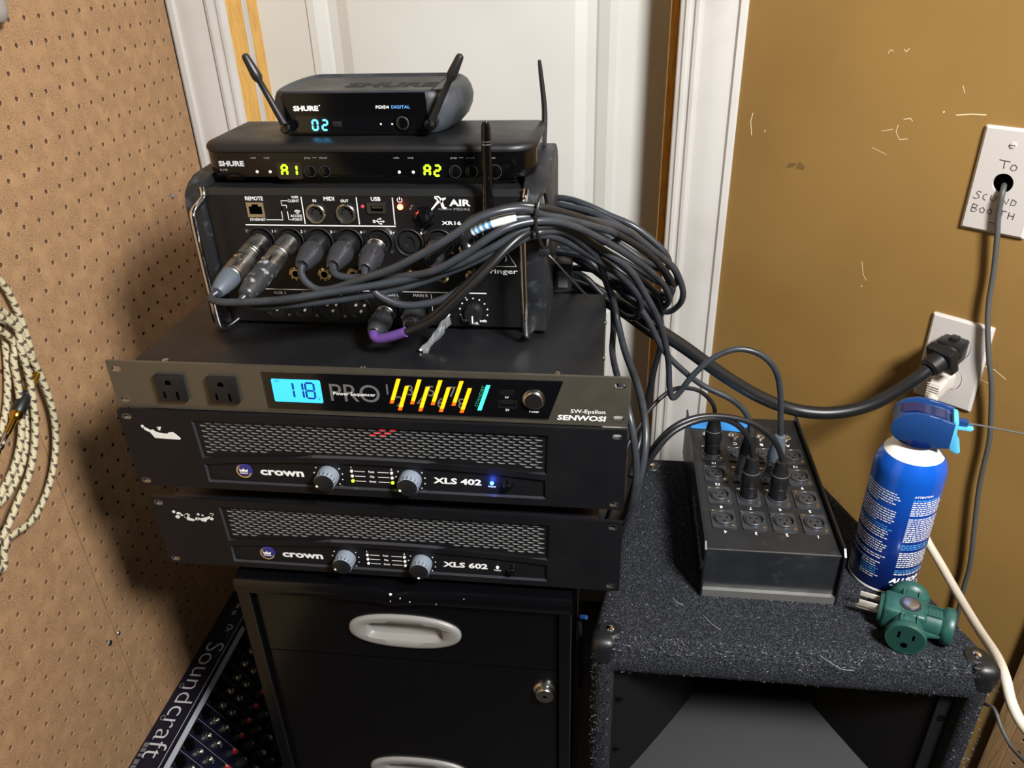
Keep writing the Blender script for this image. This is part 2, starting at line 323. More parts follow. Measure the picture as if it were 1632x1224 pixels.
CAB = {
 'm1': [[-119.0,6.0,68.5],[-122.4,0.0,66.2],[-115.7,-4.0,64.5],[-98.8,-4.0,63.8],[-59.3,0.0,65.3],[-21.4,10.0,68.4],[21.5,18.0,73.6],[53.8,24.0,78.8],[91.8,30.0,89.2],[122.4,36.0,102.7],[145.1,42.0,115.3],[163.5,50.0,117.3],[179.9,70.0,109.9],[200.5,100.0,87.3],[222.1,130.0,62.2],[244.3,160.0,30.3],[260.0,190.0,-2.5],[266.1,210.0,-29.3],[256.5,235.0,-44.5],[231.2,250.0,-34.5],[198.4,255.0,-19.4],[165.8,255.0,-10.1],[139.9,260.0,-11.0]],
 'm2': [[-95.3,8.0,64.6],[-97.0,4.0,61.6],[-86.4,4.0,57.1],[-62.3,8.0,56.5],[-3.2,20.0,59.9],[41.5,27.0,67.5],[82.2,34.0,80.1],[123.2,40.0,96.8],[147.1,46.0,107.3],[163.0,55.0,107.3],[179.3,80.0,93.9],[198.1,110.0,71.6],[215.8,135.0,51.3],[238.9,160.0,23.4],[253.4,180.0,-5.5],[251.8,200.0,-32.7],[235.0,220.0,-38.4],[213.3,230.0,-20.3],[191.7,235.0,-0.2],[162.8,245.0,6.7],[141.0,250.0,8.2]],
 'm3': [[-48.4,31.0,84.6],[-48.0,26.0,79.5],[-43.0,22.0,73.0],[-31.8,20.0,67.0],[-15.4,18.0,69.9],[8.9,16.0,79.4],[36.5,14.0,89.2],[64.8,14.0,103.6],[88.9,18.0,116.6],[111.1,24.0,130.4],[131.3,30.0,136.1],[149.9,40.0,134.8],[163.6,50.0,127.1],[183.1,70.0,116.6],[207.0,100.0,100.4],[223.1,125.0,87.0],[228.1,135.0,78.8],[222.3,140.0,72.6],[203.3,150.0,70.8],[183.8,170.0,70.9],[160.1,190.0,72.0],[130.0,260.0,56.3]],
 'm4': [[-20.3,31.0,85.1],[-18.1,26.0,81.3],[-10.5,24.0,78.1],[11.4,24.0,77.4],[43.3,24.0,79.2],[71.3,22.0,85.6],[97.1,22.0,99.5],[127.3,28.0,118.1],[145.9,36.0,123.7],[164.0,45.0,123.2],[180.5,60.0,116.4],[201.9,85.0,99.5],[230.8,120.0,71.0],[260.6,155.0,37.9],[278.4,180.0,10.6],[284.9,200.0,-13.4],[275.7,215.0,-27.5],[255.1,230.0,-19.4],[219.3,240.0,5.9],[183.8,245.0,25.6],[147.5,260.0,34.6]],
 'm5': [[8.3,31.0,82.7],[9.8,26.0,78.3],[13.9,24.0,70.4],[22.4,22.0,61.5],[41.3,22.0,53.6],[65.7,24.0,55.1],[87.8,28.0,63.4],[112.6,34.0,82.9],[134.2,40.0,100.3],[149.8,46.0,108.5],[163.3,52.0,111.6],[179.6,75.0,103.7],[196.0,100.0,83.6],[208.5,125.0,61.3],[214.7,150.0,35.7],[218.7,170.0,15.5],[224.6,190.0,-10.5],[226.9,190.0,-40.1],[226.4,160.0,-55.6],[231.5,70.0,-36.8],[240.9,20.0,-41.4],[247.4,5.0,-65.1],[251.2,0.0,-100.0],[247.4,6.0,-140.9],[238.0,40.0,-191.2],[222.6,100.0,-254.7]],
 'm7': [[64.1,50.0,84.1],[68.7,42.0,91.8],[78.8,34.0,102.2],[92.4,30.0,115.3],[105.8,30.0,127.9],[123.9,34.0,134.3],[145.5,42.0,136.8],[162.6,50.0,133.0],[177.6,70.0,123.3],[201.2,100.0,106.2],[227.3,130.0,83.5],[256.1,160.0,55.8],[277.2,180.0,28.6],[287.6,200.0,4.8],[285.6,215.0,-12.4],[268.6,230.0,-13.0],[240.2,240.0,6.3],[204.6,250.0,27.8],[169.1,255.0,47.5],[132.7,270.0,60.4]],
 'm8': [[94.2,55.0,93.3],[94.3,45.0,102.5],[98.9,40.0,111.0],[108.2,38.0,117.3],[121.6,36.0,123.5],[136.3,38.0,126.8],[150.4,44.0,126.7],[163.2,54.0,122.6],[179.2,80.0,114.6],[205.4,115.0,101.5],[234.6,150.0,80.7],[260.6,180.0,52.7],[282.0,200.0,29.4],[292.8,215.0,9.7],[291.4,230.0,-6.6],[275.9,245.0,-10.0],[240.2,255.0,8.0],[197.1,262.0,30.9],[153.9,270.0,53.4]],
 'ml': [[7.3,36.0,18.5],[10.0,30.0,17.7],[17.6,26.0,17.9],[39.2,20.0,27.1],[60.4,16.0,37.6],[77.3,12.0,50.0],[100.5,12.0,72.0],[121.6,20.0,91.8],[136.7,30.0,106.1],[149.3,42.0,113.1],[162.8,58.0,111.3],[179.0,85.0,96.8],[195.5,115.0,74.7],[216.3,145.0,48.8],[239.1,170.0,20.8],[260.6,195.0,-10.3],[276.4,215.0,-38.8],[279.2,225.0,-54.9],[264.4,240.0,-58.4],[235.0,250.0,-39.9],[198.3,256.0,-16.0],[161.7,262.0,-3.6]],
 'mr': [[41.9,36.0,29.0],[50.3,26.0,32.0],[59.7,22.0,38.4],[74.6,20.0,50.5],[94.7,22.0,68.9],[116.2,30.0,87.9],[134.5,38.0,104.4],[150.6,50.0,112.7],[162.6,60.0,115.1],[178.6,90.0,101.6],[206.9,130.0,70.2],[238.4,165.0,36.3],[266.6,195.0,1.4],[278.8,210.0,-25.2],[275.7,225.0,-43.4],[256.3,240.0,-39.0],[219.8,250.0,-13.1],[179.7,260.0,12.7],[146.6,270.0,19.9]],
 's1': [[129.3,270.0,71.2],[157.7,240.0,86.5],[176.5,230.0,88.1],[196.2,220.0,84.4],[217.5,215.0,76.1],[241.9,210.0,67.1],[261.4,210.0,53.1],[276.8,212.0,38.1],[283.4,220.0,23.3],[279.7,235.0,8.9],[260.9,250.0,11.7],[232.4,260.0,28.4],[196.5,270.0,46.5],[160.4,280.0,54.0]],
 's2': [[130.2,260.0,67.1],[158.8,225.0,84.0],[184.2,210.0,84.6],[203.4,200.0,81.9],[223.0,190.0,74.0],[243.1,185.0,62.7],[258.3,185.0,49.5],[269.5,188.0,35.0],[280.0,195.0,17.3],[286.6,200.0,1.2],[284.5,215.0,-16.1],[269.1,235.0,-19.6],[244.2,250.0,-5.0],[211.6,260.0,16.9],[168.2,270.0,31.4]],
 's3': [[145.1,250.0,63.1],[177.8,220.0,78.9],[203.2,210.0,78.1],[235.4,200.0,65.6],[261.5,200.0,46.3],[282.3,205.0,28.2],[290.8,212.0,16.5],[299.4,220.0,-3.8],[301.7,226.0,-19.6],[297.8,235.0,-34.2],[286.6,245.0,-45.9],[264.1,255.0,-45.3],[234.8,262.0,-33.3]],
 's4': [[148.1,250.0,-6.9],[174.9,220.0,14.2],[202.8,200.0,20.9],[229.7,190.0,12.6],[250.2,190.0,-2.7],[265.4,200.0,-22.7],[275.1,210.0,-41.9],[283.4,220.0,-58.7],[279.5,235.0,-75.5],[261.7,250.0,-71.1],[235.6,258.0,-55.4],[205.8,265.0,-41.5],[168.6,270.0,-34.1]],
 's5': [[141.1,250.0,17.2],[171.1,225.0,34.0],[205.6,210.0,31.4],[239.7,205.0,12.5],[260.7,208.0,-6.3],[275.8,215.0,-29.0],[274.7,230.0,-46.4],[249.5,245.0,-42.9],[220.2,255.0,-29.1],[183.6,262.0,-18.7],[146.3,270.0,-21.1]],
 'f2': [[165.9,200.0,37.9],[189.8,185.0,40.3],[207.8,180.0,30.1],[221.5,185.0,4.5],[230.6,180.0,-27.9],[239.2,140.0,-45.1],[252.3,70.0,-49.8],[258.9,30.0,-69.7],[257.1,12.0,-99.0],[249.7,8.0,-137.8],[242.4,40.0,-190.9],[229.9,100.0,-263.3]],
 'f3': [[243.5,280.0,-65.0],[275.4,300.0,-90.0],[286.8,310.0,-118.8],[281.2,310.0,-156.7],[274.1,300.0,-207.5],[266.3,280.0,-253.6],[256.3,240.0,-275.9]],
 'a': [[136.3,200.0,68.5],[157.4,160.0,79.1],[176.2,130.0,85.4],[197.5,120.0,79.8],[215.5,120.0,69.5],[230.7,125.0,57.8],[243.3,130.0,44.0],[255.6,140.0,20.4],[266.6,150.0,-2.7],[277.7,160.0,-31.9],[286.6,170.0,-70.0],[290.5,175.0,-103.7],[295.2,178.0,-120.5],[303.1,180.0,-113.2],[312.9,182.0,-97.2],[325.4,185.0,-82.7],[340.1,188.0,-71.3],[357.6,190.0,-64.1],[375.6,190.0,-65.0],[393.2,190.0,-74.4],[406.1,190.0,-91.7],[413.8,190.0,-119.2],[417.0,187.5,-146.2],[420.0,187.0,-169.2]],
 'b': [[150.9,220.0,37.6],[179.3,200.0,34.6],[213.1,190.0,17.9],[240.3,190.0,-2.9],[261.4,190.0,-27.9],[276.6,190.0,-57.6],[293.0,190.0,-80.2],[324.9,192.0,-108.7],[358.2,192.0,-126.0],[375.6,192.0,-140.0],[384.7,190.0,-155.1],[387.6,189.0,-169.5]],
 'c': [[222.7,160.0,-304.8],[238.4,140.0,-213.5],[247.2,150.0,-169.1],[259.4,170.0,-155.3],[272.0,190.0,-143.5],[287.6,205.0,-133.2],[302.9,215.0,-129.0],[318.7,222.0,-132.3],[332.5,226.0,-139.1],[345.0,230.0,-152.9],[350.8,232.0,-165.1],[351.8,232.5,-176.0]],
 'd': [[231.3,120.0,-318.4],[252.3,100.0,-217.2],[261.7,100.0,-174.4],[274.1,105.0,-146.4],[292.1,115.0,-126.0],[317.0,127.0,-118.3],[341.1,138.0,-120.8],[358.8,143.0,-128.6],[371.9,146.0,-141.9],[380.6,147.5,-157.9],[384.4,147.0,-173.9]],
 'e': [[224.2,140.0,-342.1],[248.2,115.0,-231.0],[257.7,112.0,-183.3],[272.6,115.0,-148.4],[292.5,122.0,-124.9],[318.6,132.0,-116.6],[347.7,140.0,-119.4],[375.4,145.0,-128.3],[397.3,147.0,-143.7],[409.4,147.5,-159.7],[416.3,147.0,-177.2]],
 'pc': [[139.6,260.0,-34.6],[190.7,270.0,-31.2],[231.7,280.0,-49.0],[274.8,290.0,-85.4],[315.5,300.0,-117.3],[349.1,305.0,-144.4],[383.4,310.0,-170.3],[418.0,315.0,-193.0],[456.8,320.0,-211.3],[493.2,320.0,-217.3],[527.9,320.0,-213.9],[560.4,320.0,-201.1],[587.0,320.0,-180.5],[606.9,320.0,-160.7],[618.4,322.0,-148.9]],
 'pl': [[611.9,307.1,-141.2],[659.4,359.9,-142.3]],
 'wp': [[632.9,322.0,-188.0],[657.1,361.8,-186.4]],
 'wc': [[669.4,372.4,69.5],[663.1,356.8,70.1],[660.1,348.8,61.5],[661.7,347.4,37.8],[665.5,344.2,12.7],[670.4,341.3,-24.7],[673.2,337.7,-63.1],[677.1,331.7,-93.4],[684.6,322.7,-131.2],[693.6,317.7,-163.2],[700.8,314.2,-197.0],[707.3,308.6,-239.9],[709.6,306.7,-282.2],[711.8,304.8,-315.9],[718.4,299.2,-373.9],[725.3,293.3,-434.5],[726.7,292.2,-479.5],[730.7,288.7,-548.5]],
 'wh': [[634.4,325.0,-197.1],[634.2,320.0,-231.8],[641.9,320.0,-310.8],[650.5,310.0,-365.8],[658.7,295.0,-392.1],[671.0,260.0,-408.9],[673.8,200.0,-409.8],[666.0,130.0,-392.0],[650.4,60.0,-360.6],[640.3,20.0,-348.3],[641.9,0.0,-361.7],[648.2,-20.0,-371.5],[656.9,-50.0,-369.7],[646.7,-100.0,-354.7]],
 'gy': [[676.9,100.0,-481.4],[674.4,70.0,-453.0],[677.5,50.0,-461.3],[681.4,30.0,-466.3],[684.3,0.0,-456.0],[686.5,-30.0,-443.4]],
 'tube': [[550.9,95.0,-82.4],[601.4,60.0,-76.0]],
 'coil_a': [[-411.9,85.5,53.5],[-411.9,103.9,34.6],[-411.9,111.5,0.6],[-411.9,111.4,-40.7],[-411.9,105.1,-72.5],[-407.9,89.5,-83.7]],
 'coil_b': [[-403.9,78.7,42.8],[-403.9,87.4,4.2],[-403.9,95.1,-36.2],[-403.9,102.4,-78.8],[-403.9,100.8,-126.8],[-403.9,84.1,-167.3],[-403.9,54.6,-198.8],[-403.9,18.1,-214.5],[-403.9,-20.7,-210.1],[-403.9,-52.4,-198.0]],
 'coil_c': [[-393.9,62.3,36.2],[-393.9,73.6,3.6],[-393.9,77.8,-34.7],[-393.9,72.7,-77.6],[-393.9,56.1,-123.2],[-393.9,31.4,-155.6],[-393.9,1.3,-174.8],[-393.9,-27.2,-177.1],[-393.9,-52.5,-172.6]],
 'coil_d': [[-401.9,62.3,15.5],[-401.9,73.3,-10.8],[-401.9,71.0,-46.4],[-401.9,60.8,-86.6],[-401.9,47.2,-117.8],[-401.9,24.4,-142.9],[-401.9,-7.9,-160.1],[-401.9,-33.8,-156.2]],
 'coil_e': [[-413.9,82.3,23.9],[-413.9,88.9,-0.3],[-413.9,83.3,-26.9],[-413.9,69.9,-61.4],[-413.9,53.2,-90.5],[-413.9,33.7,-109.7],[-413.9,10.4,-118.0]],
 'coil_f': [[-409.9,76.5,23.0],[-409.9,88.6,-0.0],[-409.9,93.5,-35.6],[-409.9,88.0,-71.1],[-409.9,72.7,-110.0],[-409.9,46.2,-150.2],[-409.9,15.6,-170.1],[-409.9,-14.7,-175.8],[-409.9,-32.4,-174.0]],
 'jack': [[-401.9,91.1,-74.1],[-397.9,66.9,-83.8],[-397.9,54.3,-90.4],[-397.9,38.4,-100.2],[-397.9,26.5,-104.3],[-397.9,13.0,-111.9]],
}
# ================================================================ the setting
WY = -0.7047821                                   # the gold wall stands at an angle to the door wall
WL = Vector((635, 385.9, 0)); WD = Vector((math.cos(WY), math.sin(WY), 0)); WN = Vector((math.sin(WY), -math.cos(WY), 0))
FL = -962
def wallp(u, v, w=0): return WL + WD*u + Vector((0, 0, v)) + WN*w
struct(B().box(-900, 1900, -1500, 720, FL-20, FL).out('floor', 'floor', ang=0))
struct(B().box(-470, -431, -900, 600, FL, 1250).out('wall_left', 'wallback', ang=0))
b = B(); b.box(-470, -358, 600, 720, FL, 1250); b.box(323, 460, 602, 720, FL, 1250)
struct(b.out('wall_back', 'wallgold', ang=0))
g = B(frame(WL, WD, (0, 0, 1), WN)); g.box(-322, 1150, FL, 1250, -60, 0)
wr = struct(g.out('wall_right', 'wallgold', ang=0))
# scuffs and nail marks on the gold wall
g = B(frame(WL, WD, (0, 0, 1), WN))
def wu(x): return (x-635)/WD.x
for pts, wd in (([(wu(411), 112), (wu(409.5), 100), (wu(412.5), 82)], 1.3), ([(-30, 139.5), (-14, 142.5), (2, 143.5)], 1.2), ([(wu(427), 92), (wu(428), 89)], 1.2),
                ([(-45, 141), (-43, 142)], 1.6), ([(-88, 128), (-80, 130), (-77, 127)], .9), ([(-93, 121), (-94, 112), (-88, 104), (-78, 106)], .8), ([(-112, 111), (-98, 115)], .7),
                ([(-120, 90), (-100, 84)], .6), ([(-30, 172), (-26, 164)], .7), ([(60, -150), (85, -152), (100, -160)], .9), ([(70, -170), (90, -173)], .6), ([(-104, -58), (-99, -75), (-93, -82)], .8),
                ([(wu(560), -92), (wu(561), -91.2)], 1.8), ([(-122, 200), (-120, 204), (-116, 203)], .8), ([(-104, 206), (-101, 203), (-98, 207)], .9), ([(30, -305), (44, -304.5)], 1.6)):
    g.strip(pts, wd, .25)
sc_ = g.out('paint_chips', 'scuff', ang=0, kind='stuff'); sc_.parent = wr
g = B(frame(WL, WD, (0, 0, 1), WN))
for i in range(5): g.strip([(-232+i*2.2, 46+i*.8), (-228+i*2.4, 54)], 1.0, .22)
for i in range(6): g.strip([(-218+i*2.1, 47), (-214+i*1.6, 57-i*.9)], .9, .22)
sc_ = g.out('dark_scuff', 'scuffdark', ang=0, kind='stuff'); sc_.parent = wr

# door casings: stepped moulding profile extruded upwards
def casing(name, x_out, x_in, y0):
    s = 1 if x_in > x_out else -1; wd = abs(x_in-x_out)
    pr = [(0, 0), (0, 18), (3, 19.5), (10, 19.5), (12.5, 14.5), (17, 14), (24, 15.5), (40, 13), (52, 10.5), (54, 10), (57, 14), (61, 14.8), (65, 13.5), (67, 9.5), (70, 9), (73, 11), (77, 10.5), (79, 7), (83, 5), (84, 0)]
    poly = [(x_out+s*u*wd/84, y0-t) for u, t in pr]
    struct(B().prism(poly, FL, 1250).out(name, 'trim', ang=25))
casing('trim_1', -424, -341, 602); casing('trim_2', 391, 303, 602)
# jambs with their stops
struct(B().box(-358, -340, 600, 720, FL, 1250).out('trim_3', 'pine', ang=0))
struct(B().box(-340, -337.5, 648, 663, FL, 1250, .6).out('trim_4', 'trim', ang=0))
struct(B().box(305, 323, 602, 720, FL, 1250).out('trim_5', 'pine', ang=0))
struct(B().box(293.5, 305, 640, 660, FL, 1250, 2).out('trim_6', 'pine', ang=30))
# the door: slab with a sunk panel framed by a bead
d = B(); d.box(-340, 305, 714, 750, FL, 1250)
door = struct(d.out('door_1', 'door', ang=0))
DX0, DX1 = -262, 222
o_ = [(-340, FL), (305, FL), (305, 1250), (-340, 1250)]
d = FB(); d.plate([(-340, FL+6), (305, FL+6), (305, 1250), (-340, 1250)], [[(DX0, -120), (DX1, -120), (DX1, 900), (DX0, 900)], [(DX0, FL+200), (DX1, FL+200), (DX1, -250), (DX0, -250)]], -714, -706)
f_ = d.out('stile_frame', 'door', door, ang=0)
for z0, z1 in ((-120, 900), (FL+200, -250)):
    d = FB()
    a = [(DX0, z0), (DX1, z0), (DX1, z1), (DX0, z1)]
    def ins(k): return [(DX0+k, z0+k), (DX1-k, z0+k), (DX1-k, z1-k), (DX0+k, z1-k)]
    for i0, w0, i1, w1 in ((0, -706, 3, -702.5), (3, -702.5, 14, -703), (14, -703, 30, -709), (30, -709, 34, -712), (34, -712, 48, -712), (48, -712, 66, -706.5)):
        p, q_ = ins(i0), ins(i1)
        for k in range(4): d.quad((*p[k], w0), (*p[(k+1) % 4], w0), (*q_[(k+1) % 4], w1), (*q_[k], w1))
    q_ = ins(66); d.quad(*[(*p, -706.5) for p in q_])
    d.out('raised_panel', 'door', door, ang=20)

# ---------------------------------------------------------------- pegboard on the left: two hardboard sheets with drilled holes
PU, PV, PP = 253.2, 271.2, 25.4
def pegboard(name, label, loc, rot, u0, u1, v0, v1, hr=2.75, pu=PU, pv=PV):
    t = thing(name, label, 'pegboard', loc, rot)
    b = FB(); b2 = FB(); n = 8
    cu = [pu+PP*i for i in range(-80, 60) if u0+3 < pu+PP*i < u1-3]; cv = [pv+PP*i for i in range(-80, 60) if v0+3 < pv+PP*i < v1-3]
    us = [u0]+[(a+c)/2 for a, c in zip(cu, cu[1:])]+[u1]; vs = [v0]+[(a+c)/2 for a, c in zip(cv, cv[1:])]+[v1]
    G = {}
    def gv(x, y):
        k = (round(x, 2), round(y, 2))
        if k not in G: G[k] = b.v((x, y, 0))
        return G[k]
    for i, cx in enumerate(cu):
        for j, cy in enumerate(cv):
            xa, xb, ya, yb = us[i], us[i+1], vs[j], vs[j+1]
            out = [(xb, cy), (xb, yb), (cx, yb), (xa, yb), (xa, cy), (xa, ya), (cx, ya), (xb, ya)]
            jx, jy = cx+random.uniform(-.25, .25), cy+random.uniform(-.25, .25)
            ci = circ(jx, jy, hr, n); c2 = circ(jx, jy, hr+.55, n)
            O = [gv(*p) for p in out]; A = [b.v((*p, 0)) for p in c2]; I = [b.v((*p, -.4)) for p in ci]
            for k in range(n):
                b.f([O[k], O[(k+1) % n], A[(k+1) % n], A[k]]); f_ = b.f([A[k], A[(k+1) % n], I[(k+1) % n], I[k]]); f_.material_index = 1
            P = [b2.v((*p, -.4)) for p in ci]; Q = [b2.v((*p, -5)) for p in ci]
            for k in range(n): b2.f([P[k], P[(k+1) % n], Q[(k+1) % n], Q[k]])
    for (xa, ya), (xb, yb) in (((u0, v0), (u1, v0)), ((u1, v0), (u1, v1)), ((u1, v1), (u0, v1)), ((u0, v1), (u0, v0))):
        b.quad((xa, ya, 0), (xa, ya, -5.5), (xb, yb, -5.5), (xb, yb, 0))
    b.out('board', ['peg', 'pegrim'], t, ang=0, recalc=False)
    b2.out('hole_walls', 'peghole', t, ang=0, recalc=False, kind='stuff')
    B(FRONT).box(u0-1.4, u1+1.4, v0+.5, v1-.5, -6.4, -5.4).out('gap_shade', 'void', t, ang=0)  # black sheet stands for the shade behind holes and seams
    return t
def screw(parent, u, v, w=0., r=3.2, m='steel'):
    b = FB(); b.lathe([(r, 0), (r, .5), (r*.75, 1.5), (r*.3, 1.9)], (u, v, w), (0, 0, 1), 14)
    o = b.out('screw', m, parent)
    return o
peg_a = pegboard('pegboard', 'brown pegboard sheet beside the white door casing, behind the equipment stack', (-423.9, 0, 0), math.pi/2, 94.2, 580.5, -905, 470)
peg_b = pegboard('pegboard', 'brown pegboard sheet at the left with a braided cable coil hanging on it', (-423.9, 0, 0), math.pi/2, -420, 92.6, -905, 470)
screw(peg_a, 483.6, 15.5, 0, 4.2, 'zinc'); screw(peg_b, 79, -472, 0, 4.2, 'zinc'); screw(peg_a, 98.5, -474, 0, 3.2, 'zinc')
# lower right: wooden edge strip and another, darker pegboard on the gold wall
g = B(frame(WL, WD, (0, 0, 1), WN)); g.box(222, 246, FL, -330, 0.3, 16, 1.5)
struct(g.out('trim_7', 'oldpine', ang=30))
p3 = pegboard('pegboard', 'dark pegboard strip on the gold wall behind the wooden edge in the lower right corner', tuple(WL+WN*9), WY, 246.5, 520, FL+2, -330, 2.6, 259, -300)

# something pale hanging in front of the pegboard, only its tip reaches into the top left corner
t = thing('hanging_tip', 'blurred pale grey tip hanging at the top left in front of the pegboard', 'hanging item', (-405, 195, 262))
b = B(); b.lathe([(2, 0), (6, 2.5), (10, 9), (13, 20), (15, 38), (15, 60)], (0, 0, 0), (0.05, -.1, 1), 18); b.out('tip', 'cloth', t)
b = B(); b.lathe([(3, 0), (8, 3), (12, 12), (13, 40), (13, 60)], (-6, 26, 8), (0, 0, 1), 16); b.out('fold', 'cloth', t)
# ================================================================ the equipment stack
def FR(y=0, dz=0, x=0): return Matrix.Translation((x, y, dz)) @ FRONT
def slot_holes(us, vs, w=10.5, h=6): return [rrect(u-w/2, u+w/2, v-h/2, v+h/2, h/2-.05, 3) for u in us for v in vs]

def slot_liners(F, us, vs, w, h, t, dep, par):
    for u in us:
        for v in vs:
            b = B(F); b.plate(rrect(u-w/2, u+w/2, v-h/2, v+h/2, h/2-.05, 3), [rrect(u-w/2+.55, u+w/2-.55, v-h/2+.55, v+h/2-.55, h/2-.6, 3)], -dep, .06); b.out('slot_rim', 'zinc', par, ang=0)
# ---------------- power sequencer (1U)
t = thing('power_sequencer', 'gunmetal power sequencer with lit blue 118 volt display and orange bars, on the upper amplifier', 'power conditioner', (0, 0, -49.7))
F = FR(0, 49.7)
B(F).plate([(-241.3, -49.4), (241.3, -49.4), (241.3, 0), (-241.3, 0)], slot_holes((-232.8, 232.8), (-8.2, -40.6)), -3, 0).out('faceplate', 'bronze', t, ang=0)
slot_liners(F, (-232.8, 232.8), (-8.2, -40.6), 10.5, 6, 0, 3, t)
b = B(F); b.box(-217.5, 217.5, -47.5, -2.6, -190, -3, 1); b.out('case', 'blk', t)
for x in (-187, 3, 178): 
    b = B(); b.lathe([(3, 0), (3, .8), (2, 1.6), (.8, 1.8)], (x, 9, 49.7-2.6), (0, 0, 1), 12); b.out('screw', 'steel', t)
for y in (70, 150):
    b = B(); b.lathe([(3, 0), (3, .8), (2, 1.6), (.8, 1.8)], (217.5, y, 32), (1, 0, 0), 12); b.out('screw', 'steel', t)
for x in (-181.2, -130):
    b = B(F); b.box(x-14, x+14, -39, -11.5, 0, 5, 1.2)
    o = b.out('outlet', 'blkplas', t)
    b = B(F)
    b.flat(circ(x, -18.5, 3, 12)[:7]+[(x-3, -20.5), (x+3, -20.5)], 5.05); b.flat([(x-7.4, -35), (x-5.2, -35), (x-5.2, -28), (x-7.4, -28)], 5.05); b.flat([(x+5.2, -36), (x+7.6, -36), (x+7.6, -27.5), (x+5.2, -27.5)], 5.05)
    b.out('slots', 'void', o, ang=0)
# display window
b = B(F); b.prism([(-90, -44.8), (171, -44.2), (184.2, -4.6), (-90.3, -5)], 0, .8); b.out('display_window', 'blkglossy', t, ang=0)
b = B(F); b.strip([(-90, -44.8), (171, -44.2), (184.2, -4.6), (-90.3, -5)], .7, .85, True); b.out('window_rim', 'zinc', t, ang=0)
b = B(F); b.flat(rrect(-82.4, -35.8, -36.3, -12.2, 1.6), .9); lc = b.out('display', 'lcd', t, ang=0)
b = B(F)
seg7(b, '1', -66.5, -23.6, 8, 16, 2, .95); seg7(b, '1', -57.4, -23.6, 8, 16, 2, .95); seg7(b, '8', -46.6, -23.6, 8, 16, 2, .95)
b.text('AC', -79, -15.6, 2.2, al='l', w=.95); b.text('V', -40.6, -33.4, 3, w=.95)
b.out('digits', 'lcdseg', lc, ang=0)
b = B(F); b.text('PRO', -28, -33.2, 17.6, 46.5, w=.9); b.out('lettering', 'dimink', t, ang=0)
b = B(F); b.text('Power Sequencer', -25, -27, 3.4, 39.6, w=1., bold=.012); b.text('5V', 134.4, -24, 2.2, al='c', w=.9); b.text('5V', 134.5, -37, 2.2, al='c', w=.9, bold=.01); b.text('Power', 158.4, -37.6, 2.3, al='c', w=.9, bold=.01)
b.out('lettering', 'white', t, ang=0)
b = B(F)
for k in range(4):
    b.text(str(2*k+1), 25.2+19*k, -24.5, 10.5, w=.9); b.text(str(2*k+2), 33+19*k, -36.4, 10.5, w=.9)
b.out('numerals', 'dimink', t, ang=0)
for k in range(8):
    x0, v0 = (37.6+19*(k//2), -8) if k % 2 == 0 else (44.6+19*(k//2), -15)
    dx, dv = -9, -25.4; l = math.hypot(dx, dv); nx = 1.75
    b = B(F)
    def pt(s_): return (x0+dx*s_, v0+dv*s_)
    p, q_ = pt(0), pt(.86); b.prism([(p[0]-nx, p[1]), (q_[0]-nx, q_[1]), (q_[0]+nx, q_[1]), (p[0]+nx, p[1])], .85, 1.4)
    o = b.out('light_bar', 'barlit', t, ang=0)
    b = B(F); p, q_ = pt(.865), pt(1); b.prism([(p[0]-nx, p[1]), (q_[0]-nx, q_[1]), (q_[0]+nx, q_[1]), (p[0]+nx, p[1])], .85, 1.3); b.out('bar_end', 'barend', o, ang=0)
b = B(F); b.prism([(116.4, -11.2), (107.3, -37.1), (110.9, -37.1), (120, -11.2)], .85, 1.4); b.out('light_bar', 'greenbar', t, ang=0, label='green standby light bar')
b = B(F); b.text('STANDBY', 107.4, -34, 2.6, 23, rot=math.radians(70), w=.9); b.out('lettering', mat('standby_ink', '#2f8f70', .6), t, ang=0)
b = B(F); b.plate(rrect(127.9, 141.2, -20, -15.6, 2.1), [rrect(128.7, 140.4, -19.2, -16.4, 1.3)], .8, 1.5); b.box(130.5, 138.6, -18.2, -17.4, .8, 1.3); b.out('usb_socket', 'steel', t)
b = B(F); b.plate(rrect(126.3, 143, -33.8, -25.8, .6), [rrect(127.3, 142, -32.8, -26.8, .3)], .8, 1.5); b.box(128.5, 140.6, -29.6, -27.4, .8, 1.2); b.out('usb_socket', 'steel', t)
b = B(F); b.lathe([(10, 0), (10, 1.2), (9.4, 1.6)], (158.4, -23.8, .8), (0, 0, 1), 32); b.lathe([(8.2, 1.6), (8.2, 3.4), (7.6, 4.2), (0, 4.2)], (158.4, -23.8, .8), (0, 0, 1), 32); b.out('power_button', 'steel', t, label='round brushed steel power button')
b = B(F); b.text('SW-Epsilon', 190.8, -36.6, 3.6, 30.4, w=.2, bold=.008); b.text('SENWOSI', 178.6, -44.2, 4.8, 42.6, w=.2, bold=.03, shear=.2); b.out('lettering', 'white', t, ang=0)

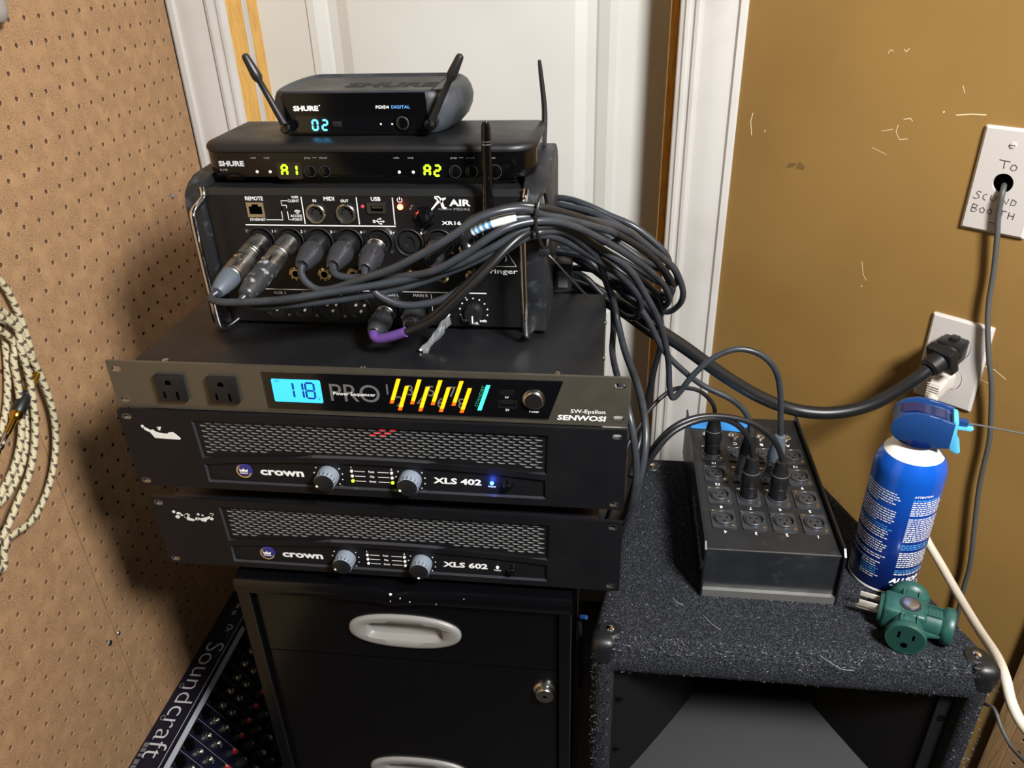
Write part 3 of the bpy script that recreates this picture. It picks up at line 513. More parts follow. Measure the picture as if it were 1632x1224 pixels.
# ---------------- two power amplifiers (2U)
def arc_pts(x0, x1, v_end, v_mid, n=18):
    return [(x0+(x1-x0)*i/n, v_end+(v_mid-v_end)*(1-(2*i/n-1)**2)) for i in range(n+1)]
def amplifier(label, loc, model, dv, on, chips):
    t = thing('power_amplifier', label, 'amplifier', loc)
    F = FR(0, 88.1)
    vb = -52+dv*.5
    up_ = [(-168, -8.8), (-166.5, vb)] + arc_pts(-166.5, 169.5, vb, vb+7.5)[1:-1] + [(169.5, vb), (171.3, -8.8)]
    lo = [(-166.2, -58.5+dv*.5), (-166.2, -80+dv*.5), (168.5, -80+dv*.5), (168.5, -58.5+dv*.5)] + arc_pts(168.5, -166.2, -58.5+dv*.5, -50.5+dv*.5)[1:-1]
    B(F).plate([(-241.3, -88.1), (241.3, -88.1), (241.3, 0), (-241.3, 0)], [up_, lo]+slot_holes((-232.8, 232.4), (-7, -82), 9.5, 6), -4, 0).out('faceplate', 'amp', t, ang=0)
    slot_liners(F, (-232.8, 232.4), (-7, -82), 9.5, 6, 0, 4, t)
    for nm, poly in (('pocket_rim', up_), ('pocket_rim', lo)):
        b = B(F); P = [Vector((*p, 0)) for p in poly]
        c = Vector((sum(p[0] for p in poly)/len(poly), sum(p[1] for p in poly)/len(poly), 0))
        n = len(P)
        ins_ = []
        for i in range(n):
            a_, b_ = (P[i]-P[i-1]).normalized(), (P[(i+1) % n]-P[i]).normalized(); m_ = (a_+b_).normalized(); k_ = Vector((-m_.y, m_.x, 0))
            if (c-P[i]).dot(k_) < 0: k_ = -k_
            ins_.append(P[i]+k_*1.6)
        for i in range(n):
            j = (i+1) % n; b.quad((P[i].x, P[i].y, .05), (P[j].x, P[j].y, .05), (ins_[j].x, ins_[j].y, -2.6), (ins_[i].x, ins_[i].y, -2.6))
        b.out(nm, 'rim', t, ang=30)  # lighter colour paints the bright line along the pocket edges
    holes = []
    for r in range(14):
        v = -12.2-3.02*r
        for k in range(34):
            u = -153+10.02*k - (0 if r % 2 == 0 else 5.0)
            if u > 164: continue
            e = vb+7.5*(1-(u/168)**2)+3.6
            if v-1.3 < e: continue
            if u < -161+0.2*r: continue
            holes.append(circ(u, v, 1.3, 8, 3.9))
    B(F).plate([(-168.5, vb-.5), (170.5, vb-.5), (170.5, vb+7), (171.4, -8.6), (-168, -8.6)] if False else [(-170, -55+dv), (172, -55+dv), (172, -8), (-170, -8)], holes, -5.0, -2.6, hole_mat=1).out('grille', ['amp', 'holewall'], t, ang=0)
    B(F).box(-170, 172, -54+dv, -8, -9, -7.5).out('grille_shade', 'void', t, ang=0)  # black sheet stands for the shade inside the grille
    B(F).box(-168, 170, -82+dv*.5, -48+dv*.5, -6, -2.9).out('control_panel', 'amp', t, ang=0)
    B(F).box(-218, 218, -87, -1.2, -330, -4.2, 1).out('case', 'blkfine', t)
    W0 = -2.85; v0 = -66.6+dv
    b = B(F); b.lathe([(8.6, 0), (8.6, 1), (7.6, 1.6)], (-127.6, v0+.6, W0), (0, 0, 1), 32); bd = b.out('badge', 'badge', t)
    b = B(F); b.strip([(-127.6+7*math.cos(a), v0+.6+7*math.sin(a)) for a in [math.radians(120+i*12) for i in range(20)]], 1.5, W0+1.7)
    b.out('badge_ring', 'badgegold', bd, ang=0)
    b = B(F); b.flat([(-131.6, v0+.2), (-132.2, v0+3.6), (-129.6, v0+2), (-127.6, v0+4.2), (-125.6, v0+2), (-123, v0+3.6), (-123.6, v0+.2)], W0+1.75); b.box(-131.6, -123.6, v0-2, v0-1, W0+1.7, W0+1.8); b.out('badge_crown', 'white', bd, ang=0)
    b = B(F); b.text('crown', -111.6, v0-3.2, 8.2, 44.4, w=W0+.12, bold=.035); b.out('maker_lettering', 'white', t, ang=0); b = B(F); b.text(model, 60.8, v0-2.9, 6.2, 46.4, w=W0+.12, bold=.035, shear=.08); b.out('model_lettering', 'white', t, ang=0)
    # level knobs with their dot scales
    for kx, ang0 in ((-42.3, 205), (39, 205 if on else 262)):
        b = B(F)
        for i in range(11):
            a = math.radians(225-27*i); b.flat(circ(kx+14.3*math.cos(a), v0+14.3*math.sin(a)*.98, .75, 8), W0+.12)
        b.text('10', kx+10.5, v0-14.5, 2.3, w=W0+.12, bold=.03)
        b.out('scale', 'white', t, ang=0)
        b = B(F); b.lathe([(10.8, 0), (10.8, 4), (10.2, 13), (9.6, 14)], (kx, v0, W0), (0, 0, 1), 32); k = b.out('knob', 'knobgrey', t)
        b = B(F); b.lathe([(9.6, 14.02), (9.3, 14.2), (.2, 14.2)], (kx, v0, W0), (0, 0, 1), 32, cap=False)
        for i in range(16):
            a = math.radians(i*22.5); b.box(kx+10.1*math.cos(a)-.35, kx+10.1*math.cos(a)+.35, v0+10.1*math.sin(a)-.35, v0+10.1*math.sin(a)+.35, W0+3, W0+13.4)
        b.out('knob_cap', 'blkplas', k)
        a = math.radians(ang0); b = B(F); b.flat(circ(kx+8.2*math.cos(a), v0+8.2*math.sin(a), 1.35, 12), W0+14.3); b.out('pointer_dot', 'white', k, ang=0)
    b = B(F)
    for i, nm in enumerate(('Fault', 'Clip', 'Signal')):
        v = v0+6.2-5.7*i
        b.box(-16, -5.5, v-.3, v+.3, W0+.05, W0+.15); b.box(7, 18, v-.3, v+.3, W0+.05, W0+.15); b.text(nm, 1, v-.8, 2., al='c', w=W0+.12, bold=.03)
    b.text('1', -18.6, v0+9.6, 2.8, al='c', w=W0+.12, bold=.03); b.text('2', 20.8, v0+9.6, 2.8, al='c', w=W0+.12, bold=.03)
    b.text('Power', 117.6, v0-4.6, 1.9, al='c', w=W0+.12, bold=.03)
    b.out('indicator_print', 'white', t, ang=0)
    for i in range(3):
        for x in (-18.6, 20.8):
            b = B(F); b.lathe([(1.6, 0), (1.6, .8), (1, 1.6), (.1, 1.8)], (x, v0+6.2-5.7*i, W0), (0, 0, 1), 10)
            b.out('indicator_lamp', 'ledgreen' if on and i == 2 else 'ledoff', t)
    b = B(F); b.lathe([(1.8, 0), (1.8, 1), (1.1, 1.9), (.1, 2.1)], (117.4, v0+.3, W0), (0, 0, 1), 12); b.out('power_lamp', 'ledblue' if on else 'ledoff', t)
    if on:
        l = bpy.data.lights.new('power_lamp_glow', 'POINT'); l.energy = .012; l.color = (.05, .12, 1); l.shadow_soft_size = .002
        lo_ = bpy.data.objects.new('power_lamp_glow', l); COL.objects.link(lo_); lo_.parent = t; lo_.location = (.1174, -(W0+6)*.001, (88.1+v0+.3)*.001)
    b = B(F); b.lathe([(5.2, 0), (5.2, 1), (4.4, 1.4), (4.2, 5), (3.4, 6.4), (.2, 7)], (132.8, v0-.6, W0), (0, 0, 1), 20); b.out('power_button', 'blkglossy', t)
    for poly in chips:
        b = B(F); b.prism(poly, 0, .25); b.out('torn_label', 'paper', t, ang=0)
    for x in (-62, 42): B(F).box(x-10, x+10, -99, -87.5, -30, -13, 2).out('foot', 'rubber', t)
    for x in (-150, 150): B(F).box(x-12, x+12, -99, -87.5, -300, -276, 2).out('foot', 'rubber', t)
    return t
def zp(pts, x0, v0, sx=.1144, sv=.124, px0=330, py0=600): return [(x0+(x-px0)*sx, v0-(y-py0)*sv) for x, y in pts]
c1 = [zp([(345, 612), (352, 640), (395, 662), (425, 712), (648, 718), (655, 705), (625, 672), (600, 652), (565, 655), (545, 668), (505, 666), (470, 662), (440, 650), (425, 634), (400, 640), (370, 622)], -220.7, -16.4),
      zp([(328, 600), (345, 596), (356, 610), (350, 626), (332, 622)], -220.7, -16.4), zp([(465, 612), (508, 606), (490, 640), (470, 632), (482, 620)], -220.7, -16.4)]
amp1 = amplifier('black power amplifier with lit blue and green lamps, directly beneath the sequencer', (0, -5.2, -138), 'XLS 402', 0, True, c1)
rr = random.Random(3); c2 = []
for i in range(15):
    x, v = -222+46*rr.random(), -26+8*rr.random(); s_ = rr.uniform(1.0, 2.6)
    c2.append([(x+s_*rr.uniform(.6, 1.3)*math.cos(a), v+s_*rr.uniform(.5, 1.1)*math.sin(a)) for a in [i_*math.pi/4 for i_ in range(8)]])
c2.append([(-208, -21), (-205, -20), (-203, -25), (-198, -27), (-199, -29), (-206, -28)]); c2.append([(-192, -25), (-188, -24), (-183, -22.5), (-181, -21), (-180, -24), (-184, -26), (-186, -29), (-191, -28)])
amp2 = amplifier('black power amplifier with unlit lamps at the bottom of the stack, on the filing cabinet', (0, 2.2, -246.7), 'XLS 602', -2.6, False, c2)
b = B(FR(0, 88.1))
for (u, v) in ((17.3, -12.2), (22.3, -15.2), (12.3, -15.2), (27.3, -12.2), (7.3, -18.24), (17.3, -18.24)):
    b.flat(circ(u, v, 1.05, 8, 3.3), -3.6)
b.out('warning_lamp', 'redglow', amp1, ang=0, label='red glow behind the grille', kind='stuff')
# ---------------- filing cabinet under the amplifiers
t = thing('filing_cabinet', 'black steel filing cabinet with oval silver handles, under the stack of amplifiers', 'cabinet', (13, 0, FL))
X0, X1, ZT = -181, 181, -257-FL
b = B(FR(-5)); b.plate([(X0, 0), (X1, 0), (X1, ZT-19), (X0, ZT-19)], [[(X0+13.5, 30), (X1-13, 30), (X1-13, ZT-20), (X0+13.5, ZT-20)]], -20, 0); b.out('front_frame', 'cab', t, ang=0)
b = B(FR(-5)); b.strip([(X0+13.7, 30), (X0+13.7, ZT-20)], .6, .1); b.strip([(X1-.5, 30), (X1-.5, ZT-20)], .8, .1); b.out('edge_highlights', 'rim', t, ang=0)  # thin lighter strips paint the highlight on the frame edges
b = B(); b.box(X0, X1, 14, 560, 0, ZT-2, 1); b.out('case', 'cab', t)
# top with a rolled, slightly dented front edge
b = B(); n = 36; prof = [(-3, -19.5), (-6.5, -18), (-8, -13), (-7.5, -6), (-4.5, -1.5), (2, 0), (20, 0)]
rings = []
for i in range(n+1):
    x = X0+(X1-X0)*i/n; dent = -4.5*math.exp(-((x+7)/13)**2)-1.2*math.exp(-((x+7)/60)**2)
    rings.append([b.v((x, y, ZT+z+(dent if y < 18 else 0))) for y, z in prof])
for a_, c_ in zip(rings, rings[1:]):
    for k in range(len(prof)-1): b.f([a_[k], c_[k], c_[k+1], a_[k+1]])
b.box(X0, X1, 19, 558, ZT-4, ZT, .5); b.f(rings[0]); b.f(rings[-1][::-1]); b.out('top', 'cab', t, ang=40)
b = B()
for (x, z, s_) in ((-8, -3.5, 1.7), (2, -8, .6), (12, -12, .7), (-9, -13, .5), (70, -3, .35), (40, -13, .3)):
    b.cyl((x, -7.5, ZT+z-2), (x, -8.8, ZT+z-2), s_, s_*.6, 7)
b.out('paint_chip', 'white', t, kind='stuff')
def handle(par, cx, cz):
    b = FB(); N_ = 40
    def el(a, c, e=2.3): 
        o = []
        for i in range(N_):
            t_ = 2*math.pi*i/N_; cs, sn = math.cos(t_), math.sin(t_)
            o.append((cx+a*math.copysign(abs(cs)**(2/e), cs), cz+c*math.copysign(abs(sn)**(2/e), sn)))
        return o
    loops = [(el(63, 24), 0), (el(62.4, 23.4), 2.6), (el(60.5, 21.8), 3.9), (el(56, 19.5), 4.2), (el(43.5, 12.6, 4.5), 3.4), (el(42, 11.6, 6), 2), (el(40.5, 10.4, 7), -3.5), (el(39, 9, 7), -5)]
    R = [[b.v((*p, w)) for p in l] for l, w in loops]
    for a_, c_ in zip(R, R[1:]):
        for i in range(N_): b.f([a_[i], a_[(i+1) % N_], c_[(i+1) % N_], c_[i]])
    b.f(R[-1]); return b.out('handle', 'silver', par, ang=50, label='oval silver recessed handle')
dr = []
for (z0, z1, hz) in ((-369, -277.5, -325), (-640, -370.5, -566)):
    hx_ = -1 if hz > -400 else -5; el_ = rrect(hx_-46, hx_+46, hz-FL-14, hz-FL+14, 5)
    b = FB(); b.plate(rrect(X0+14.5, X1-16, z0-FL, z1-FL, 1.5, 2), [el_], -8, -2.2)
    o = b.out('drawer', 'cab', t, ang=30); o.data.transform(Matrix.Translation((0, 0, 0)))
    h = handle(o, -1 if hz > -400 else -5, hz-FL); h.location = (0, .0023, 0); dr.append(o)
b = FB(); b.box(X0+14.5, X1-16, 34, -642-FL, -8, -2.2, 1); b.out('lower_front', 'cab', t)
B().box(X0+13, X1-12.5, 12, 14, 30, ZT-19.6).out('drawer_gap', 'void', t, ang=0)
b = FB(); b.lathe([(13.4, 0), (13.4, 2), (11, 4), (10.4, 9), (9.6, 10), (.2, 10)], (152.5, -401-FL, -2.4), (0, 0, 1), 28); lk = b.out('lock', 'steel', dr[1])
b = FB(); b.box(150, 155, -402-FL, -400.6-FL, 7.5, 7.8); b.cyl((152.5, -401.3-FL, 7.5), (152.5, -401.3-FL, 7.75), 1.8, n=10); b.out('keyhole', 'void', lk, ang=0)

# ---------------- stage box mixer standing on the sequencer
XB = thing('digital_mixer', 'black digital mixer with plugged cables and chrome side bars, on top of the power sequencer', 'audio mixer', (0, 89.5, 0))
F = FR(0, 0)
XI = [-109.1+28.75*i for i in range(8)]
combo = [circ(x, 87, 12.6, 24) for x in XI]
xm = [-107.5+28.75*i for i in range(6)]
males = [circ(x, 18.5, 11, 20) for x in xm]
b = B(F); b.plate([(-158, 3), (142, 3), (142, 131), (-158, 131)], combo+males, -3, 0); b.out('front_panel', 'panel', XB, ang=0)
b = B(); pr = [(0, 131), (6, 136), (136, 139), (140, 130), (140, 4), (3, 4), (3, 131)]
b.F = frame((-158, 0, 0), (0, 1, 0), (0, 0, 1), (1, 0, 0)); b.prism(pr[:], 0, 300); 
b.out('case', 'blkplas', XB, ang=20)
for x in XI:
    b = B(F); b.lathe([(13.6, 0), (13.6, 1), (12.8, 1.4), (12.2, .6), (11.6, -1)], (x, 87, 0), (0, 0, 1), 28, cap=False); b.lathe([(12.6, -2.9), (.1, -2.95)], (x, 87, 0), (0, 0, 1), 24, cap=False)
    b.lathe([(10.2, -2.8), (10.2, -1.2), (4.9, -1.2), (4.6, -2.6)], (x, 87, 0), (0, 0, 1), 24, cap=False)
    for a in (90, 210, 330): b.cyl((x+7.4*math.cos(math.radians(a)), 87+7.4*math.sin(math.radians(a)), -1.3), (x+7.4*math.cos(math.radians(a)), 87+7.4*math.sin(math.radians(a)), -.6), 1.5, n=8)
    o = b.out('input_socket', 'blkplas', XB)
    for (du, dv) in ((-12.6, 9.6), (12.4, -9)):
        b = B(F); b.lathe([(1.9, 0), (1.7, .8), (.2, 1.1)], (x+du, 87+dv, 0), (0, 0, 1), 8); b.out('screw', 'steel', o)
for x in XI:
    b = B(F); b.lathe([(6.6, 0), (6.6, 2.2), (5.4, 2.8), (4.6, 3.4), (3.3, 3.4), (3.2, -1)], (x+.6, 55, 0), (0, 0, 1), 18, cap=False)
    for i in range(8):
        a = i*math.pi/4; b.box(x+.6+5.8*math.cos(a)-.7, x+.6+5.8*math.cos(a)+.7, 55+5.8*math.sin(a)-.7, 55+5.8*math.sin(a)+.7, 2.2, 3.2)
    o = b.out('jack_socket', 'brass', XB); b = B(F); b.flat(circ(x+.6, 55, 3.2, 14), .3); b.out('jack_bore', 'void', o, ang=0)
for i, x in enumerate(xm):
    b = B(F); b.lathe([(12.4, 0), (12.2, .8), (11.2, .8), (10.8, -2.8), (.1, -2.9)], (x, 18.5, 0), (0, 0, 1), 24, cap=False); o = b.out('output_socket', 'blkplas', XB)
    for (du, dv) in ((-4.4, 3), (4.4, 3), (0, -3.6)):
        b = B(F); b.lathe([(1.3, 0), (1.3, 2.4), (.8, 3), (.1, 3.1)], (x+du, 18.5+dv, -2.9), (0, 0, 1), 8); b.out('pin', 'pin', o)
    b = B(F); b.lathe([(1.8, 0), (1.6, .8), (.2, 1.1)], (x+12.8, 10, 0), (0, 0, 1), 8); b.out('screw', 'steel', o)
# bumpers and chrome bars on both sides
for s_, xo, xi, mt in ((-1, -175.5, -157, 'rubber'), (1, 163, 141.5, 'rubber')):
    pr = [(-6, 2), (-6, 122), (-3, 133), (8, 141), (22, 144), (128, 150), (142, 142), (150, 130), (150, 0), (-2, 0)]
    b = B(frame((min(xo, xi), 0, 0), (0, 1, 0), (0, 0, 1), (1, 0, 0))); b.prism(pr, 0, abs(xo-xi))
    bmesh.ops.bevel(b.bm, geom=[e for e in b.bm.edges], offset=2.6, segments=2, affect='EDGES', profile=.5)
    o = b.out('bumper', mt, XB, ang=40)
    xb = -156.5 if s_ < 0 else 144
    b = B(); b.tube([(xb-3*s_*-1*.3, 0, 138), (xb, -3, 130), (xb-.5, -12, 126.5), (xb-1, -24, 122.5), (xb, -29, 114), (xb+.4, -29.5, 66), (xb+1.2, -29.5, 20), (xb+2, -27, 8), (xb+3, -16, 3.4), (xb+6, 0, 3.6)], 2.9, 10)
    b.out('side_bar', 'chrome', XB, ang=60)
B().box(-140, 130, 8, 30, -.1, 4, 1).out('foot', 'blkmatte', XB)
# ethernet, midi, usb, power section
b = B(F); b.plate([(-117.2, 110.4), (-100.3, 110.4), (-100.3, 124.4), (-117.2, 124.4)], [[(-115, 113.2), (-102.4, 113.2), (-102.4, 120.6), (-105.6, 120.6), (-105.6, 122.6), (-111.8, 122.6), (-111.8, 120.6), (-115, 120.6)]], 0, 1.6); o = b.out('network_socket', 'steel', XB, ang=0)
b = B(F); b.flat([(-115.2, 113), (-102.2, 113), (-102.2, 122.8), (-115.2, 122.8)], .1); b.out('network_bore', 'void', o, ang=0)
b = B(F); b.box(-85.8, -79.6, 116.6, 120.8, 0, .4); b.box(-85.2, -83, 117, 120.4, .4, 2.2, .3); b.out('slide_switch', 'blkglossy', XB)
for x in (-51.1, -22.3):
    b = B(F); b.lathe([(9.4, 0), (9.4, 2), (8.8, 2.6), (7.4, 2.6), (6.8, 1.6), (6.6, -2.4)], (x, 114, 0), (0, 0, 1), 28, cap=False); o = b.out('midi_socket', 'steel', XB)
    b = B(F); b.lathe([(6.8, .2), (.1, .2)], (x, 114, 0), (0, 0, 1), 22, cap=False); q_ = b.out('midi_insert', 'blkmatte', o)
    b = B(F)
    for a in (0, 45, 90, 135, 180): b.flat(circ(x+4.3*math.cos(math.radians(a)), 114+4.3*math.sin(math.radians(a)), .85, 8), .25)
    b.out('pin_holes', 'void', o, ang=0)
b = B(F); b.plate(rrect(-1.4, 16, 115, 124.8, 1), [rrect(2, 13.4, 117.2, 122.4, .3)], 0, 2); b.box(2.8, 12.6, 119.4, 121.8, .1, 1); o = b.out('usb_socket', 'steel', XB, ang=20)
b = B(F); b.flat([(1.8, 117), (13.6, 117), (13.6, 122.6), (1.8, 122.6)], .15); b.out('usb_bore', 'void', o, ang=0)
b = B(F); b.lathe([(1.7, 0), (1.5, 1), (.2, 1.4)], (-5.9, 121, 0), (0, 0, 1), 12); b.out('activity_lamp', 'ledredsm', XB)
b = B(F); b.lathe([(2.7, 0), (2.5, 1.2), (1.4, 2.2), (.1, 2.5)], (29.4, 120.8, 0), (0, 0, 1), 16); b.out('power_lamp', 'ledred', XB)
l = bpy.data.lights.new('red_lamp_glow', 'POINT'); l.energy = .002; l.color = (1, .08, .02); l.shadow_soft_size = .002
o = bpy.data.objects.new('red_lamp_glow', l); COL.objects.link(o); o.parent = XB; o.location = (.0294, -.007, .1208)
b = B(F)
for (x, v) in ((41, 121.5), (39.5, 119)): b.lathe([(1.8, 0), (1.6, .8), (.2, 1.2)], (x, v, 0), (0, 0, 1), 8)
b.out('screws', 'steel', XB, kind='stuff')
b = B(frame((0, 0, 0), (1, 0, 0), (0, 0, 1), (0, -1, 0))); b.prism([(40, 113), (46, 121), (57, 121.5), (61, 113), (59.5, 105), (51, 98), (42.5, 100), (45, 107.5)], 0, 4, [(43, 111), (47.5, 118), (54, 117), (57, 111.5), (55.5, 106), (50, 102.5), (46, 103.5), (48, 107.5)])
b.prism([(47, 117), (54, 116.5), (57, 111), (49, 103)], 4, 9, [(50, 115), (53, 114), (54.5, 110.5), (50.5, 106)]); b.out('power_rocker', 'blkglossy', XB, ang=20)
b = B(F); b.lathe([(9, 0), (9, 3), (8, 8), (7.4, 9.4), (.2, 9.6)], (92, 18.7, 0), (0, 0, 1), 24); k = b.out('phones_knob', 'blkplas', XB)
b = B(F); b.box(91.4, 92.6, 10.5, 18, 9.7, 9.9); b.out('pointer', 'white', k, ang=0)
# printed legends
b = B(F); w = .15
b.text('REMOTE', -117.6, 126, 3.5, 17.4, w=w, bold=.02); b.text('ETHERNET', -116.4, 106.6, 2.3, 15.2, w=w, bold=.012); b.text('WIFI', -66, 128, 2.3, al='r', w=w, bold=.012); b.text('CLIENT', -65.6, 124.6, 2.3, al='r', w=w, bold=.012)
b.text('ACCESS', -65, 110.4, 2.3, 11.4, al='r', w=w, bold=.012); b.text('POINT', -65, 107, 2.3, al='r', w=w, bold=.012)
for p in ([(-100.5, 107.6), (-84.3, 107.6), (-84.3, 115.8)], [(-77.5, 125.8), (-83, 125.8), (-83, 121.5), (-78.6, 121.5), (-78.6, 118.8)], [(-78.6, 115.8), (-78.4, 107.8), (-74, 107.8)]): b.strip(p, .7, w)
for r in (1.2, 2.6, 4): b.strip([(-69+r*math.cos(math.radians(a)), 112.9+r*math.sin(math.radians(a))) for a in range(45, 136, 15)], .7, w)
b.strip([(-63.2, 104), (-63.2, 129.6)], .9, w); b.strip([(-10.9, 104), (-10.9, 129.4)], .9, w); b.strip([(22.9, 104), (22.9, 129.4)], .9, w); b.strip([(-122, 102.5), (23.5, 102.5)], 1., w)
b.text('IN', -51, 124.8, 2.4, al='c', w=w, bold=.02); b.text('OUT', -22.4, 124.8, 2.4, al='c', w=w, bold=.02); b.text('MIDI', -36.9, 126.2, 3.5, 10, al='c', w=w, bold=.02); b.text('USB', 7.2, 126.3, 3.4, 9, al='c', w=w, bold=.02)
b.strip([(2, 107), (12, 107)], .7, w); b.flat(circ(3.4, 107, 1.5, 10), w); b.flat([(11.6, 108.2), (13.6, 107), (11.6, 105.8)], w); b.strip([(5.4, 107), (7.6, 109.4), (9.6, 109.4)], .6, w); b.flat(circ(9.6, 109.4, .9, 8), w); b.strip([(6.4, 107), (8.4, 104.8), (9.8, 104.8)], .6, w); b.box(9.2, 10.6, 104.1, 105.5, w-.1, w)
b.strip([(29.5+2.2*math.cos(math.radians(a)), 127.2+2.2*math.sin(math.radians(a))) for a in range(125, 416, 15)], .6, w); b.strip([(29.5, 127.2), (29.5, 130)], .6, w)
for i, x in enumerate(XI): b.text(str(i+1), x+12.3, 95.2, 2.6, al='c', w=w, bold=.02)
b.flat([(56.5, 117.4), (58.5, 117.6), (63, 122.5), (66.4, 125.4), (63.8, 129.6), (61.6, 129.4), (62.2, 128.4), (63.6, 127.8), (64, 126.4), (60.5, 122)], w)
b.flat([(61.6, 129.7), (64.6, 130.2), (66.6, 128.6), (67.6, 121.5), (69.4, 119), (72, 119.4), (72.6, 120.6), (70.6, 121), (69.8, 124), (68.6, 128.6), (65.6, 131.2), (62, 130.9)], w); b.flat([(66, 125.2), (69, 129.2), (72.4, 129.8), (72, 128.2), (70.4, 127.6), (68, 124.4)], w)
b.text('AIR', 75, 122.2, 5.6, 19.6, w=w, bold=.03); b.text('XR16', 66.8, 104.6, 3.2, 18, w=w, bold=.02); b.text('behringer', 135.6, 58.2, 4.4, 42, al='r', w=w, bold=.01)
b.strip([(108, 65.2), (134.5, 65.2), (121.5, 87)], .9, w, True); b.strip([(121+4.4*math.cos(math.radians(a)), 73+4.4*math.sin(math.radians(a))) for a in range(-40, 221, 20)], .9, w)
b.strip([(-121, 37.7), (105.2, 37.7)], .9, w); b.strip([(51.5, 8), (51.5, 35.6)], .7, w)
for i, x in enumerate(xm[:4]): b.text('AUX %d' % (i+1), x+6.6, 32.6, 3., 12, al='c', w=w)
b.text('MAIN L', 12.5, 32.6, 3., 13.6, al='c', w=w); b.text('MAIN R', 41, 32.6, 3., 14.4, al='c', w=w); b.text('PHONES', 85.5, 32.4, 2.6, al='r', w=w)
for i in range(11):
    a = math.radians(222-26.4*i); b.flat(circ(92+13.6*math.cos(a), 18.7+13.6*math.sin(a), .8, 8), w)
b.text('MIN', 83.6, 7.6, 2., al='c', w=w); b.text('LEVEL', 92, 5.2, 2.4, al='c', w=w, bold=.02); b.text('MAX', 101, 7.6, 2.2, al='c', w=w, bold=.02); b.strip([(80, 14), (80, 9.6), (86, 9.6)], .8, w)
b.out('printed_legend', 'white', XB, ang=0)
b = B(F); b.text('POWERED BY', 64.8, 118.3, 1.4, 12.5, w=w); b.text('MIDAS', 79, 118, 2.4, 14.6, w=w); b.out('printed_legend', 'greyink', XB, ang=0)
# aerial
b = B(); b.cyl((112, 0, 116), (112, -13, 116), 6.2, n=20); b.lathe([(5.6, -8), (5.6, 4), (4.8, 12), (4.5, 30), (4.3, 66), (3.9, 78), (2.6, 81.6), (.3, 82.5)], (112, -10, 116), (0.012, 0.0, 1), 18)
an = b.out('aerial', 'blkgloss2', XB)
b = B(); b.lathe([(4.5, 62.5), (4.5, 63.6)], (112, -10, 116), (0.012, 0, 1), 18); b.lathe([(4.45, 65), (4.45, 65.8)], (112, -10, 116), (0.012, 0, 1), 18); b.out('aerial_ring', 'zinc', an)

# ---------------- twin wireless receiver
t = thing('wireless_receiver', 'wide black twin wireless receiver with green A1 and A2 displays, between mixer and top receiver', 'receiver', (-4, 100, 141.5))
def plan(ins_, hw, dep, rf, rb): 
    o = []
    for (cx, cy, r, a) in ((hw-rf, rf, rf, 270), (hw-rb, dep-rb, rb, 0), (-hw+rb, dep-rb, rb, 90), (-hw+rf, rf, rf, 180)):
        rr_ = max(r-ins_, .5); 
        for i in range(7):
            th = math.radians(a+90*i/6); sx = 1 if cx > 0 else -1; 
            o.append((cx+rr_*math.cos(th), cy+rr_*math.sin(th)))
    return o
def loft(b, levels):
    R = [[b.v((*p, z)) for p in pl] for pl, z in levels]; n = len(R[0])
    for a_, c_ in zip(R, R[1:]):
        for i in range(n): b.f([a_[i], a_[(i+1) % n], c_[(i+1) % n], c_[i]])
    b.f(R[0][::-1]); b.f(R[-1]); return b
HW, DP = 156.5, 112
b = B(); loft(b, [(plan(5, HW, DP, 26, 6), 2), (plan(2, HW, DP, 26, 6), 3), (plan(.6, HW, DP, 26, 6), 8), (plan(.6, HW, DP, 26, 6), 25.2)]); b.out('body', 'blkgloss2', t, ang=40)
b = B(); loft(b, [(plan(2.2, HW, DP, 26, 6), 25), (plan(0, HW, DP, 26, 6), 25.8), (plan(-.4, HW, DP, 26, 6), 27), (plan(0, HW, DP, 26, 6), 29.6), (plan(2, HW, DP, 26, 6), 31.6), (plan(6, HW, DP, 26, 7), 33), (plan(16, HW, DP, 26, 17), 34.2)]); b.out('lid', 'blk', t, ang=50)
for x in (-130, 130):
    for y in (16, 98): B().box(x-9, x+9, y-6, y+6, -2.5, 2.2, 1).out('foot', 'blkmatte', t)
F = FR(.55, 0, 4)
w = .3
b = B(F); b.text('SHURE', -142, 13.4, 4.3, 24.6, w=w, bold=.05); b.out('lettering', 'silverink', t, ang=0)
b = B(F); b.text('BLX88', -141.6, 9, 1.8, w=w)
for s_, x in (('audio', -107.5), ('ready', -94.5), ('group', -56), ('channel', -41), ('audio', 27.2), ('ready', 40.4), ('group', 79.5), ('channel', 94.5), ('power', 114)): b.text(s_, x, 20.2, 1.7, al='c', w=w)
b.strip([(-51, 21), (-47, 21)], .35, w); b.strip([(84.5, 21), (88.5, 21)], .35, w); b.out('small_lettering', 'greyink', t, ang=0)
for x in (-106.2, -93.6, 28.6, 41.6):
    b = B(F); b.lathe([(1.5, 0), (1.3, .4), (.1, .7)], (x, 8, 0), (0, 0, 1), 10); b.out('indicator_lamp', 'ledoff', t)
for x, pair in ((-74.5, 'A1'), (59.6, 'A2')):
    b = B(F); b.flat(rrect(x-12, x+12, 1.5, 17, 2), .15); o = b.out('display', 'blkglossy', t, ang=0)
    b = B(F); seg7(b, pair[0], x-4.9, 9.6, 5, 9, 1.9, .35, .06); seg7(b, pair[1], x+4.3, 9.6, 5, 9, 1.9, .35, .06); b.out('digits', 'seggreen', o, ang=0)
